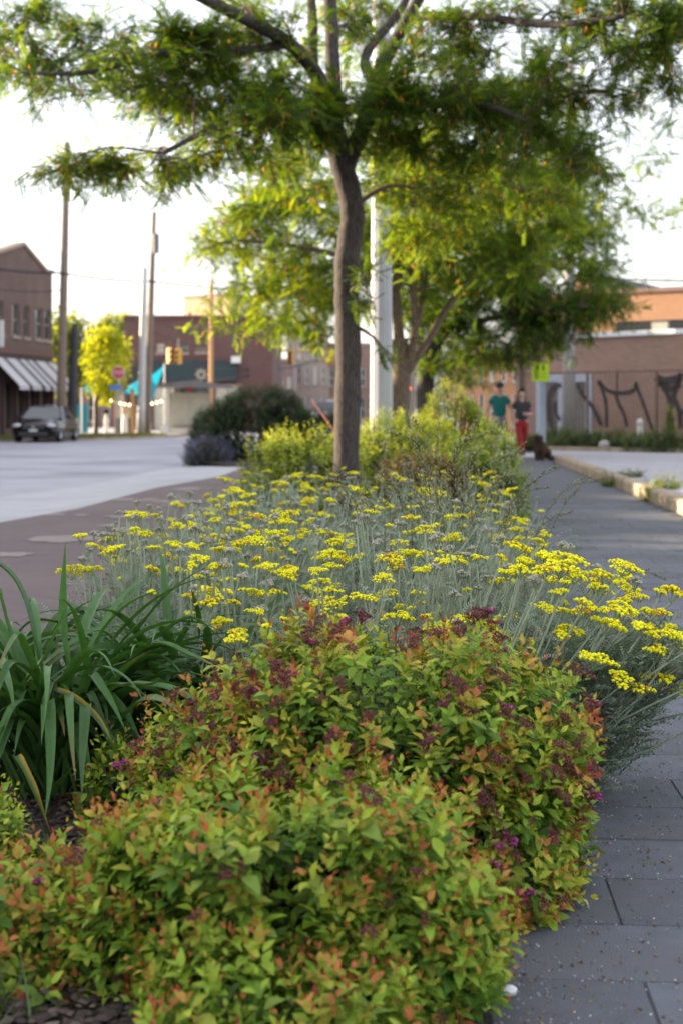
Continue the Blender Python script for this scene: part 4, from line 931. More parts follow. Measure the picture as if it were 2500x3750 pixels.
def shoots_on_mound(rx, ry, h, n, seed, lumpy=0.13, up=0.65, spread=0.28, jit=0.04, low=1.66, power=0.8, keep=None):
    """tips and axes of n shoots over a lumpy dome standing on the ground"""
    r = np.random.default_rng(seed)
    ct = r.uniform(math.cos(low), 1.0, n); ph = r.uniform(0, 2*math.pi, n); stn = np.sqrt(np.maximum(1 - ct*ct, 0))
    d = np.stack([stn*np.cos(ph), stn*np.sin(ph), ct], 1)
    sgn = lambda a: np.sign(a)*np.abs(a)**power
    P = np.stack([rx*sgn(d[:, 0]), ry*sgn(d[:, 1]), h*np.maximum(sgn(d[:, 2]), 0.02)], 1)
    P *= (1 + lumpy*lump(d, seed))[:, None]; P[:, 2] = np.maximum(P[:, 2], 0.03)
    nrm = unit(np.stack([d[:, 0]/rx, d[:, 1]/ry, d[:, 2]/h], 1))
    ax = unit(nrm*0.6 + np.array([0, 0, up]) + r.normal(0, spread, (n, 3)))
    P = P + ax*np.abs(r.normal(0, jit, n))[:, None]
    return P, ax, nrm

def shoot_leaves(P, ax, seed, per=15, L=0.12, size=0.032, tip=0.35, a0=22, a1=82, lift=0.35):
    """leaves in a spiral down each shoot: location, frame, length, t (0 tip .. 1 low), shoot index"""
    r = np.random.default_rng(seed + 99); k = len(P)
    i = np.arange(per); t = np.tile((i/(per-1))**0.85, (k, 1)) + r.normal(0, 0.03, (k, per)); t = np.clip(t, 0, 1)
    an = i[None, :]*2.39996 + r.uniform(0, 6.28, (k, 1)) + r.normal(0, 0.25, (k, per))
    ref = np.where(np.abs(ax[:, 2:3]) > 0.9, np.array([[1.0, 0, 0]]), np.array([[0, 0, 1.0]]))
    e1 = unit(np.cross(ax, ref)); e2 = np.cross(ax, e1)
    rad = e1[:, None, :]*np.cos(an)[..., None] + e2[:, None, :]*np.sin(an)[..., None]
    a = np.radians(a0 + (a1 - a0)*np.clip(t*1.4, 0, 1) + r.normal(0, 10, t.shape))[..., None]
    A = ax[:, None, :]
    dr = unit(A*np.cos(a) + rad*np.sin(a) + r.normal(0, 0.10, rad.shape))
    nz = unit(A*np.sin(a) - rad*np.cos(a) + np.array([0, 0, lift]) + r.normal(0, 0.18, rad.shape))
    loc = P[:, None, :] - A*(t*L)[..., None] + rad*0.004
    sz = size*(tip + (1 - tip)*np.clip(t*1.6, 0, 1))*r.uniform(0.75, 1.2, t.shape)*np.repeat(r.uniform(0.8, 1.15, (k, 1)), per, 1)
    M3 = frames(dr.reshape(-1, 3), nz.reshape(-1, 3))
    return loc.reshape(-1, 3), M3, sz.ravel(), t.ravel(), np.repeat(np.arange(k), per)

def ramp(t, stops):
    t = np.asarray(t)[:, None]; out = np.zeros((len(t), 3)) + np.array(stops[0][1])
    for (a, ca), (b, cb) in zip(stops, stops[1:]):
        f = np.clip((t - a)/(b - a), 0, 1); out = np.where(t >= a, np.array(ca)*(1-f) + np.array(cb)*f, out)
    return out

RED, ORG, YEL, YG, GRN, DGR = (.27, .05, .045), (.42, .17, .05), (.50, .42, .055), (.34, .42, .05), (.085, .175, .024), (.07, .125, .03)
LEAF_T = leaf_template()
# palette meshes for the leaves that are objects of their own
PAL = [(.30, .06, .04), (.38, .13, .05), (.44, .24, .06), (.42, .36, .06), (.34, .38, .06), (.26, .33, .055), (.19, .28, .05), (.13, .21, .045), (.08, .14, .035)]
leaf_meshes = []
for i, c in enumerate(PAL):
    row = []
    for s_ in range(2):
        v, t = leaf_template(0.26 + 0.04*s_, 0.07 + 0.06*s_, 0.10 + 0.10*s_)
        row.append(np_mesh('leaf', v, t, np.tile(c, (len(v), 1)), M['leaf'], True))
    leaf_meshes.append(row)
PALA = np.array(PAL)

def floret_cluster(seed, cols, r=0.02, n=34, bead=0.0030):
    """loose flat-topped head of tiny buds: a few small umbels side by side"""
    rr = random.Random(seed); mb = MB(); lobes = [(0, 0, 1.0)] + [(r*rr.uniform(.9, 1.5)*math.cos(a), r*rr.uniform(.9, 1.5)*math.sin(a), rr.uniform(.5, .85)) for a in [rr.uniform(0, 6.28) for _ in range(rr.randint(2, 4))]]
    for lx_, ly_, ls_ in lobes:
        lz = rr.uniform(-.008, .006); m = int(n*ls_*.7)
        for i in range(m):
            q = math.sqrt((i+0.5)/m)*r*ls_*rr.uniform(0.75, 1.15); a = i*2.39996 + rr.uniform(-.3, .3); z = lz + 0.012 - (q/r)**2*0.009 + rr.uniform(-.003, .003); b = bead*rr.uniform(0.6, 1.4)
            c = rr.choice(cols); mb.col = tuple(x*rr.uniform(0.7, 1.3) for x in c)
            x, y = lx_ + q*math.cos(a), ly_ + q*math.sin(a)
            mb.add([(x+b, y, z), (x, y+b, z), (x-b, y, z), (x, y-b, z), (x, y, z+b*.9), (x, y, z-b*.9)], [(0,1,4),(1,2,4),(2,3,4),(3,0,4),(1,0,5),(2,1,5),(3,2,5),(0,3,5)])
        mb.col = (.12, .05, .04)
        for i in range(4):
            a = i*1.57; mb.bar((0, 0, -0.015), (lx_ + r*.5*ls_*math.cos(a), ly_ + r*.5*ls_*math.sin(a), lz + 0.008), 0.0006, 3, cap=False)
    return mb.mesh('flower_cluster', M['flower_dark'], colors=True)
MAROON = [(.11, .030, .032), (.14, .038, .038), (.08, .024, .024), (.17, .06, .05)]
MAGENTA = [(.42, .04, .25), (.36, .05, .20), (.48, .09, .32), (.18, .03, .09)]
cl_dark = [floret_cluster(s, MAROON, 0.016, 34) for s in range(6)]
cl_pink = [floret_cluster(s+10, MAGENTA + MAROON[:2 + s % 2], 0.013, 34, 0.003) for s in range(4)]

def spirea(label, c, rx, ry, h, n, seed, size=0.032, per=15, red=0.5, warm=0.5, dark_clusters=0, pink_clusters=0, own=300, lumpy=0.13, green=0.0, extra=()):
    e = empty('spirea_shrub', (c[0], c[1], 0.0), 0, label, 'shrub', 'spirea shrubs'); r = np.random.default_rng(seed)
    P, ax, nrm = shoots_on_mound(rx, ry, h, n, seed, lumpy, power=0.66)
    if len(extra):     # tall shoots that stand out of the mound
        P = np.concatenate([P, np.array([q[0] for q in extra])]); ax = np.concatenate([ax, unit(np.array([q[1] for q in extra]))]); nrm = np.concatenate([nrm, np.tile([0, -.5, .8], (len(extra), 1))])
    loc, M3, sz, t, si = shoot_leaves(P, ax, seed, per, 0.11, size)
    # colour follows the age of the leaf: red or orange at the tips, then yellow green, then a mature green deepened to stand for shade
    redness = np.clip(r.beta(1.1, 1.6, len(P))*2*red + 0.35*red*lump(P*9, seed+5), 0, 1.15)
    if len(extra): redness[-len(extra):] = 1.1
    w = redness[si]
    tt = t + (1 - w)*0.62 + r.normal(0, 0.07, len(t)) + green
    stops = [(0.0, RED), (0.20, (.40, .12, .05)), (0.42, ORG if warm > .5 else YEL), (0.66, YG), (1.0, (.20, .33, .034)), (1.3, GRN)]
    C = ramp(np.clip(tt, 0, 1.6), stops)*r.uniform(0.8, 1.2, (len(t), 1))
    # a second, older layer of green leaves inside, coloured darker as shade between leaves
    P2, ax2, _ = shoots_on_mound(rx*.86, ry*.86, h*.86, int(n*.7), seed+1, lumpy, power=0.66)
    loc2, M32, sz2, t2, _ = shoot_leaves(P2, ax2, seed+1, 12, 0.15, size*1.05)
    C2 = ramp(np.clip(t2*0.6 + 0.75, 0, 1.6), stops)*r.uniform(0.6, 1.0, (len(t2), 1))
    # leaves one can pick apart: objects; the rest: one mass
    toc = unit(np.array([0 - c[0], 0 - c[1], CAM_H]) - P); facing = np.sum(nrm*toc, 1)
    dist = np.linalg.norm(loc + np.array([c[0], c[1], -CAM_H]), axis=1)
    score = sz/dist*np.clip(facing[si] + 0.15, 0, 1)*(t < 0.8)*r.uniform(0.75, 1.25, len(sz))
    pick = np.argsort(-score)[:own]; mask = np.ones(len(loc), bool); mask[pick] = False
    fr_ = mask & (facing[si] > -.15); bk_ = mask & (facing[si] <= -.15)
    V, T, CC = join_np([stamp(*LEAF_T, M3[fr_]*sz[fr_, None, None], loc[fr_], C[fr_]), stamp(*leaf_template(fine=False), M3[bk_]*sz[bk_, None, None], loc[bk_], C[bk_]), stamp(*leaf_template(fine=False), M32*sz2[:, None, None], loc2, C2)])
    tag(link_mesh('foliage', np_mesh('foliage', V, T, CC, M['leaf'], True), e), kind='stuff')
    for i in pick:
        pi_ = int(np.argmin(((PALA - C[i])**2).sum(1))); o = link_mesh('leaf', leaf_meshes[pi_][i % 2], e)
        m4 = Matrix([[*(M3[i][a]*sz[i]), loc[i][a]] for a in range(3)] + [[0, 0, 0, 1]]); o.matrix_basis = m4
    # woody stems
    mb = MB()
    for k in r.choice(len(P), min(110, len(P)), replace=False):
        b = Vector((P[k][0]*.18, P[k][1]*.18, 0.0)); q = Vector(P[k]); m_ = b.lerp(q, 0.55) + Vector((0, 0, -0.04*h)); q = q - Vector(ax[k])*0.06; mb.tube(spline([b, m_, q], 4), [0.0028]*8 + [0.0012], 3)
    if len(extra):
        for q, a_ in extra: q = Vector(q); mb.tube([q - Vector(a_).normalized()*0.2, q], [0.0022, 0.0014], 4)
    mb.build('stems', M['twig'], e)
    vis = np.where((facing > 0.12) & (P[:, 2] > 0.05))[0]
    for kind, num, ms in (('d', dark_clusters, cl_dark), ('p', pink_clusters, cl_pink)):
        if not num: continue
        wgt = np.exp(1.6*lump(P[vis]*6, seed + (3 if kind == 'd' else 4))); wgt /= wgt.sum()
        for j, k in enumerate(r.choice(vis, min(num, len(vis)), replace=False, p=wgt)):
            o = link_mesh('flower_cluster', ms[j % len(ms)], e); o.location = Vector(P[k]) + Vector(ax[k])*r.uniform(-0.006, 0.010)
            o.rotation_euler = Vector(ax[k] + np.array([0, 0, .3])).to_track_quat('Z', 'Y').to_euler(); o.scale = [r.uniform(0.5, 0.95)]*3
    return e

spirea('spirea shrub with dark maroon flower heads, the rounded middle mound', (0.11, 3.40), 0.445, 0.42, 0.545, 900, 11, 0.038, 15, 0.85, 0.4, 190, 36, 300, 0.12, green=0.0,
       extra=[((0.13, -0.06, 0.60), (0.05, 0, 1)), ((0.18, -0.02, 0.575), (0.3, 0, 1)), ((-0.12, -0.05, 0.575), (-0.1, 0, 1)), ((-0.32, -0.08, 0.50), (-0.2, 0, 1)), ((0.33, -0.1, 0.54), (0.25, 0, 1)), ((0.02, 0.02, 0.585), (0, 0, 1))])
spirea('spirea shrub with yellow green leaves and orange tips filling the near foreground', (-0.10, 2.74), 0.35, 0.34, 0.355, 820, 12, 0.043, 14, 0.46, 0.6, 16, 4, 300, 0.2)
spirea('spirea shrub left of the maroon flowered mound, tips rusty orange', (-0.27, 3.40), 0.215, 0.28, 0.40, 380, 13, 0.039, 14, 0.55, 0.7, 34, 6, 180, 0.15)
spirea('low spirea shrub at the left edge, nearest corner', (-0.69, 2.74), 0.215, 0.21, 0.215, 300, 14, 0.042, 14, 0.55, 0.7, 0, 0, 180, 0.13)
spirea('small spirea shrub half hidden under the strap leaves at the left edge', (-0.84, 3.25), 0.13, 0.13, 0.22, 130, 15, 0.036, 13, 0.45, 0.5, 0, 0, 80, 0.2)
spirea('tiny spirea sprig before the dark gap under the strap leaves', (-0.585, 3.62), 0.07, 0.06, 0.27, 40, 16, 0.035, 13, 0.6, 0.5, 0, 0, 40, 0.2)
spirea('little spirea seedling on the mulch before the strap leaves', (-0.60, 3.12), 0.10, 0.08, 0.13, 50, 17, 0.034, 12, 0.3, 0.5, 0, 0, 40, 0.2)
spirea('small orange tipped spirea at the bottom edge of the bed', (-0.10, 2.36), 0.22, 0.13, 0.18, 220, 18, 0.040, 14, 0.55, 0.7, 0, 0, 120, 0.15)

# ---- yarrow
GREY = (.25, .30, .21)
def yarrow_head(seed, rad, yellow=True, aged=0.05):
    rr = random.Random(seed); mb = MB(); nb = max(4, int(rad*1000/6.0))
    el = rr.uniform(0.7, 1.0); subs = []
    for i in range(nb):
        q = math.sqrt((i+0.35)/nb)*rad*0.80*rr.uniform(.9, 1.1); a = i*2.39996 + rr.uniform(-.2, .2); subs.append((q*math.cos(a), q*el*math.sin(a), 0.036 - (q/rad)**2*0.013 + rr.uniform(-.003, .003)))
    base = (.90, .85, .02) if yellow else (.42, .41, .33)
    for sx, sy, sz in subs:
        n = 11; sr = rad*0.34*rr.uniform(.85, 1.15)
        for j in range(n):
            q = math.sqrt((j+.4)/n)*sr; a = j*2.39996 + rr.uniform(0, 1); b = 0.0037*rr.uniform(.85, 1.2); x, y, z = sx + q*math.cos(a), sy + q*math.sin(a), sz - (q/sr)**2*0.0055 + rr.uniform(-.001, .001)
            f = rr.uniform(.8, 1.12); mb.col = tuple(min(c*f, 1) for c in base) if rr.random() > (aged if yellow else .3) else ((.60, .36, .02) if yellow else (.33, .32, .25))
            mb.add([(x+b, y, z), (x+b*.3, y+b, z), (x-b*.8, y+b*.6, z), (x-b*.8, y-b*.6, z), (x+b*.3, y-b, z), (x, y, z+b*.75), (x, y, z-b*1.4)], [(0,1,5),(1,2,5),(2,3,5),(3,4,5),(4,0,5),(1,0,6),(2,1,6),(3,2,6),(4,3,6),(0,4,6)])
        mb.col = (.24, .29, .17)
        mb.tube([(0, 0, 0), (sx*.55, sy*.55, sz*.45), (sx, sy, sz-.003)], [.0014, .0011, .0016], 3, cap=False)
    return mb.mesh('flower_head', M['petal'], colors=True)
yh = [yarrow_head(s, q) for s, q in enumerate((.044, .038, .05, .033, .028, .04, .022, .024))] + [yarrow_head(20, .036, True, .35), yarrow_head(21, .03, True, .6)]
bh = [yarrow_head(40+s, q, False) for s, q in enumerate((.022, .018, .026, .02))]

def fern_leaf(L=0.09, pairs=9, w=0.018, seed=0):
    """ferny woolly leaf: a curved rib with narrow cut lobes"""
    rr = random.Random(seed); v, t = [], []
    rib = [(L*i/6, 0, 0.25*L*math.sin(1.5*i/6) - 0.28*L*(i/6)**2) for i in range(7)]
    for i in (0, 2, 4):
        a, b = rib[i], rib[i+2]; k = len(v); v += [(a[0], -.0011, a[2]), (a[0], .0011, a[2]), (b[0], .0009, b[2]), (b[0], -.0009, b[2])]; t += [(k, k+1, k+2), (k, k+2, k+3)]
    for i in range(pairs):
        f = (i+.8)/pairs; j = min(int(f*6), 5); g = f*6 - j; p = [rib[j][m]*(1-g) + rib[j+1][m]*g for m in range(3)]; ln = w*math.sin(math.pi*min(f*.9+.1, 1))**.6*rr.uniform(.8, 1.15)
        for sg in (1, -1):
            k = len(v); z = rr.uniform(-.002, .004)
            v += [(p[0]-.0022, 0, p[2]), (p[0]+.0024, 0, p[2]), (p[0]+ln*.5, sg*ln, p[2]+z), (p[0]+ln*.1, sg*ln*.75, p[2]+z+.002)]; t += [(k, k+1, k+2), (k, k+2, k+3)]
    return np.array(v), np.array(t)
FERN = fern_leaf(); FERN_FAR = fern_leaf(pairs=5, w=.022)
STEM_L = 0.50
stem_meshes = []
for s_ in range(9):
    r = np.random.default_rng(100 + s_); bend = r.normal(0, .018, 2); pts = [Vector((bend[0]*math.sin(math.pi*k/6), bend[1]*math.sin(math.pi*k/6), STEM_L*k/6)) for k in range(7)]
    mb = MB(); mb.tube(pts, [.0034, .0032, .003, .0028, .0026, .0024, .0022], 5, cap=False)
    k = 10; f = np.sort(r.uniform(.12, .93, k)); an = np.arange(k)*2.4 + r.uniform(0, 6); L = np.array([[*(pts[int(q*6)].lerp(pts[min(int(q*6)+1, 6)], q*6-int(q*6)))] for q in f])
    d = np.stack([np.cos(an), np.sin(an), r.uniform(.5, 1.3, k)], 1); Mx = frames(d, np.tile([0, 0, 1.0], (k, 1)))*(r.uniform(.45, 1.0, k)*(1.15-.6*f))[:, None, None]
    tv, tT = np.array(mb.v), []
    for q in mb.f: tT += [(q[0], q[1], q[2]), (q[0], q[2], q[3])]
    V, T, C = join_np([(tv, np.array(tT), np.tile((.38, .43, .31), (len(tv), 1))), stamp(*FERN, Mx, L, np.tile((.31, .37, .285), (k, 1))*r.uniform(.85, 1.15, (k, 1)))])
    stem_meshes.append(np_mesh('flowering_stem', V, T, C, M['grey_leaf']))

def yarrow(label, c, heads, seed, foliage=220, frad=0.30, fh=0.30, lean=(0, 0), hs=1.0):
    """heads: (x, y, z, size choice, yellow?) in world space"""
    e = empty('yarrow_plant', (c[0], c[1], 0), 0, label, 'yarrow', 'yarrow plants'); r = np.random.default_rng(seed); inv = Vector((c[0], c[1], 0))
    for (x, y, z, yel, tilt) in heads:
        H = Vector((x, y, z)) - inv; B = Vector((H.x*.38 + r.normal(0, .03) - lean[0]*.3, H.y*.38 + r.normal(0, .03), 0.0)); D = H - B; L = D.length
        s = link_mesh('flowering_stem', stem_meshes[r.integers(9)], e); q = D.to_track_quat('Z', 'Y') @ Matrix.Rotation(r.uniform(0, 6.28), 3, 'Z').to_quaternion()
        m4 = Matrix.Translation(B) @ q.to_matrix().to_4x4() @ Matrix.Scale(L/STEM_L, 4); s.matrix_basis = m4
        m = (yh if yel else bh); hd_ = link_mesh('flower_head', m[r.integers(len(m))], s)
        up = Vector((D.x*tilt + r.normal(0, .16), D.y*tilt + r.normal(0, .16) - .05, 1)).normalized()
        h4 = Matrix.Translation(H - up*0.006) @ (up.to_track_quat('Z', 'Y') @ Matrix.Rotation(r.uniform(0, 6.28), 3, 'Z').to_quaternion()).to_matrix().to_4x4() @ Matrix.Scale(r.uniform(.6, 1.3)*hs, 4)
        hd_.matrix_basis = m4.inverted() @ h4
    n = int(foliage*1.9); ph = r.uniform(0, 6.28, n); q = np.sqrt(r.uniform(0, 1, n))*frad; hz = r.uniform(.02, fh, n)
    L = np.stack([q*np.cos(ph) + lean[0]*hz, q*np.sin(ph), hz], 1); d = np.stack([np.cos(ph) + r.normal(0, .6, n), np.sin(ph) + r.normal(0, .6, n), r.uniform(.1, 1.2, n)], 1)
    V, T, C = stamp(*(FERN if c[1] < 5.6 else FERN_FAR), frames(d, np.tile([0, 0, 1.0], (n, 1)))*r.uniform(.8, 1.5, n)[:, None, None], L, np.tile((.225, .285, .21), (n, 1))*r.uniform(.75, 1.2, (n, 1)))
    tag(link_mesh('foliage', np_mesh('foliage', V, T, C, M['grey_leaf']), e), kind='stuff')
    return e

rY = np.random.default_rng(77)
yl = [(-0.80, 3.9), (-0.93, 4.6), (-1.07, 5.7), (-1.03, 7), (-1.0, 8.5), (-0.9, 10), (-0.95, 12.6)]
yr = [(0.45, 3.9), (0.55, 4.5), (0.62, 5.2), (1.02, 6.3), (1.12, 8), (1.25, 9.5), (1.40, 12.6)]
def interp(poly, y):
    return float(np.interp(y, [p[1] for p in poly], [p[0] for p in poly]))
centres, labels = [], []
for (x, y, lb) in [(-0.02, 4.35, 'yarrow plant in the middle just behind the maroon flowered shrub'), (0.33, 4.55, 'yarrow plant right of the middle with tall clear stems'),
                   (-0.36, 4.35, 'yarrow plant behind the strap leaves at the centre left, low golden heads'), (-0.72, 4.95, 'yarrow plant at the left edge of the drift over the brown paving'),
                   (-0.30, 5.1, 'yarrow plant with many pale buds left of the middle'), (0.12, 5.3, 'yarrow plant with many pale buds right of the middle'),
                   (-0.78, 5.9, 'yarrow plant farther along the left edge of the drift'), (-0.35, 6.3, 'yarrow plant in the second rank left of the grass tuft'),
                   (0.80, 6.5, 'yarrow plant spilling right onto the pavement behind the grass tuft'), (-0.75, 7.4, 'yarrow plant in the third rank at the left edge'),
                   (-0.2, 7.6, 'yarrow plant in the third rank left of the grass panicles'), (0.45, 7.7, 'yarrow plant straight behind the grass tuft'),
                   (0.95, 8.3, 'yarrow plant farther along the pavement side'), (-0.6, 9.3, 'yarrow plant far left in front of the lime bush'), (0.1, 9.5, 'yarrow plant in front of the tree trunk'),
                   (0.85, 10.2, 'yarrow plant at the far right end of the drift'), (-0.45, 11.6, 'farthest yarrow plant left of the trunk'), (0.5, 11.8, 'farthest yarrow plant right of the trunk')]:
    centres.append((x, y)); labels.append(lb)
cen = np.array(centres); groups = [[] for _ in centres]
def head_field(n, y0, y1, zlo, zhi):
    for _ in range(n):
        y = rY.uniform(y0, y1); a, b = interp(yl, y), interp(yr, y); x = rY.uniform(a, b)
        if (x - 0.42)**2 + ((y - 6.0)*.8)**2 < 0.055: continue
        if y < 4.75 and x < -0.52: continue        # the strap leaved clump stands here
        ed = min(x - a, b - x); z = rY.uniform(zlo, zhi) - max(0, .22 - ed)*0.55
        pale = rY.uniform() < (0.5 if 4.7 < y < 6.2 else 0.28 if y < 4.7 else 0.32)
        if pale: z += 0.035
        g = int(np.argmin(((cen - np.array([x, y]))**2).sum(1))); groups[g].append((x, y, z, not pale, .15))
head_field(155, 4.0, 4.8, .46, .66); head_field(290, 4.8, 6.2, .50, .69); head_field(130, 6.2, 8, .45, .69); head_field(105, 8, 10, .45, .67); head_field(95, 10, 12.6, .43, .63)
groups[2] += [(-0.262, 3.62, .497, True, .2), (-0.27, 3.75, .50, True, .2), (-0.20, 3.85, .50, True, .1), (-0.16, 3.9, .52, True, .1), (-0.24, 3.95, .53, True, .1), (-0.33, 4.0, .49, True, .1)]
for i, (c, g, lb) in enumerate(zip(centres, groups, labels)):
    yarrow(lb, c, g, 200 + i, foliage=230 if c[1] < 6.6 else 130, frad=0.33 if c[1] < 6.6 else .42, fh=0.36 if c[1] < 6.6 else .40)
# the near right plant leans far out over the pavement
gr = []
for _ in range(74):
    u = rY.uniform(0, 1); v = rY.uniform(-1, 1); y = 4.15 + v*.33
    x = .47 + .52*u + rY.normal(0, .02); z = .655 - .10*u - .12*u*u + rY.normal(0, .04) - (.06 if v < -.5 else 0)
    gr.append((x, y, z, rY.uniform() > .10, .55))
gr += [(0.985, 3.95, .27, True, .5), (1.0, 3.9, .255, True, .5), (0.93, 3.97, .30, True, .4), (.80, 3.82, .33, True, .4), (.74, 3.8, .36, True, .4), (.66, 3.75, .42, True, .4), (.90, 4.0, .36, True, .5), (.87, 3.9, .34, True, .5)]
yarrow('yarrow plant leaning right across the pavement with large golden heads', (0.50, 4.12), gr, 300, foliage=820, frad=.27, fh=.42, lean=(.62, 0), hs=1.25)

# ---- strap leaved clumps (day lilies)
def strap(name, pts, w, parent, col, edge_col=None, fold=.28, tipcol=None, roll=None, seed=0):
    P = spline(pts, 5); n = len(P); mb = MB(); rr = random.Random(seed); V, C = [], []
    for i, p in enumerate(P):
        t = i/(n-1); d = (P[min(i+1, n-1)] - P[max(i-1, 0)]).normalized()
        side = d.cross(Vector((0, 0, 1))); side = side.normalized() if side.length > .15 else Vector((1, 0, 0))
        if roll is not None: side = (Matrix.Rotation(roll*(0.4 + 0.6*t), 3, d) @ side)
        up = side.cross(d).normalized(); ww = w/2*(.55 + .9*t if t < .5 else 1.0)*(1 if t < .62 else max(.03, 1 - ((t-.62)/.38)**1.6))
        V += [p - side*ww, p - up*ww*fold*2, p + side*ww]
        c = Vector(col)*(0.9 + .25*t); ct = Vector(tipcol) if tipcol else c; f = max(0, (t-.8)/.2) if tipcol else 0; c = c.lerp(ct, f)
        ec = Vector(edge_col).lerp(c, max(0, 1-t*2.2)) if edge_col else c*1.12
        C += [tuple(ec), tuple(c), tuple(c*1.12)]
    F = [(i*3+k, i*3+k+1, (i+1)*3+k+1, (i+1)*3+k) for i in range(n-1) for k in (0, 1)]
    me = np_mesh(name, np.array([tuple(v) for v in V]), np.array(F), np.array(C), M['blade'], True); return link_mesh(name, me, parent)
def strap_clump(label, c, n, seed, Lr=(.55, .85), w=.030, heroes=()):
    e = empty('strap_leaved_clump', (c[0], c[1], 0), 0, label, 'day lily', 'strap leaved clumps'); rr = random.Random(seed)
    for i in range(n):
        az = rr.uniform(0, 2*math.pi); L = rr.uniform(*Lr); el = rr.uniform(62, 86); k = 9; p = Vector((rr.gauss(0, .045), rr.gauss(0, .045), 0)); pts = [p.copy()]; tot = rr.uniform(60, 160)*(L/.8); kink = rr.choice([None, None, None, 5, 6, 7])
        for j in range(k):
            el -= tot*(0.4 + 1.6*(j/k)**1.5)/k/1.0 + (rr.uniform(25, 60) if kink == j else 0); az += rr.gauss(0, .05)
            el = max(el, -42); p = p + Vector((math.cos(az)*math.cos(R(el)), math.sin(az)*math.cos(R(el)), math.sin(R(el))))*L/k
            if p.z < .02: p.z = .02
            pts.append(p.copy())
        f = rr.uniform(.75, 1.25); col = (.052*f, .122*f, .030*f)
        strap('strap_leaf', pts, w*rr.uniform(.75, 1.2), e, col, tipcol=(.20, .13, .05) if rr.random() < .18 else None, roll=rr.gauss(0, .35), seed=i)
    for (pp, Y, w_, kw) in heroes:
        Ys = Y if isinstance(Y, (list, tuple)) else [Y]*len(pp)
        strap('strap_leaf', [Vector((rr.gauss(0, .04), rr.gauss(0, .04), 0))] + [at(x, y, Yk) - Vector((c[0], c[1], 0)) for (x, y), Yk in list(zip(pp, Ys))[1:]], w_*.72, e, kw.pop('col', (.062, .138, .036)), **kw)
    return e
strap_clump('strap leaved clump of dark arching blades at the left edge', (-0.80, 4.02), 165, 5, (.55, .92), .028, heroes=[
    ([(285, 2880), (265, 2550), (232, 2280), (240, 1985)], 3.9, .038, dict(fold=.2)), ([(230, 2850), (160, 2450), (90, 2170), (0, 2060), (-70, 2070)], 3.95, .045, dict(col=(.06, .12, .05))),
    ([(270, 2850), (330, 2400), (450, 2220), (600, 2152)], 4.0, .040, {}), ([(260, 2860), (400, 2520), (560, 2355), (700, 2395), (812, 2452)], [3.95, 3.9, 3.85, 3.8, 3.75], .042, dict(tipcol=(.26, .15, .07))),
    ([(280, 2880), (400, 2420), (540, 2250), (650, 2112)], 4.0, .036, {}), ([(200, 2860), (80, 2560), (160, 2400), (255, 2200)], 3.85, .042, {}),
    ([(230, 2900), (215, 2600), (182, 2522), (260, 2545), (350, 2620), (412, 2716)], [3.9, 3.85, 3.8, 3.72, 3.66, 3.6], .044, dict(edge_col=(.46, .30, .03), fold=.12, col=(.07, .12, .045))),
    ([(200, 2900), (205, 2640), (195, 2490), (165, 2580), (158, 2680)], [3.9, 3.82, 3.78, 3.74, 3.72], .03, dict(col=(.08, .13, .055))),
    ([(300, 2860), (380, 2560), (470, 2500), (550, 2500), (590, 2485)], [3.9, 3.8, 3.74, 3.7, 3.68], .044, dict(col=(.085, .135, .055))),
    ([(320, 2900), (390, 2700), (520, 2560), (640, 2580), (690, 2640)], [3.95, 3.9, 3.85, 3.8, 3.78], .036, {}), ([(120, 2960), (200, 2885), (290, 2778)], [3.7, 3.65, 3.6], .034, dict(tipcol=(.22, .13, .05))),
    ([(170, 2820), (110, 2640), (40, 2600), (0, 2680)], [3.85, 3.75, 3.7, 3.68], .046, {}), ([(160, 2850), (60, 2400), (10, 2180), (-10, 2150)], 4.05, .042, {}),
    ([(110, 2990), (60, 2760), (120, 2870), (190, 3060)], [3.75, 3.6, 3.52, 3.5], .034, dict(edge_col=(.42, .28, .03))), ([(300, 2900), (350, 2740), (430, 2720), (480, 2760)], [3.9, 3.8, 3.7, 3.65], .032, {}),
    ([(240, 2980), (270, 2900), (290, 2960), (315, 3040)], [3.8, 3.72, 3.66, 3.62], .030, dict(col=(.30, .19, .04), tipcol=(.18, .09, .05))), ([(300, 2960), (360, 2880), (420, 2940), (450, 2960)], [3.8, 3.75, 3.7, 3.68], .028, dict(col=(.22, .13, .05)))])
strap_clump('strap leaved clump of dark blades before the golden yarrow heads', (-0.48, 4.32), 115, 6, (.5, .88), .026)
strap_clump('strap leaved clump cut by the left picture edge', (-1.06, 4.25), 60, 8, (.5, .85), .03)
strap_clump('small clump of dark strap leaves amid the yarrow stems', (0.30, 4.78), 16, 9, (.25, .42), .028)
strap_clump('low strap leaved clump on the paving side of the drift', (-0.75, 5.35), 16, 10, (.28, .45), .024)

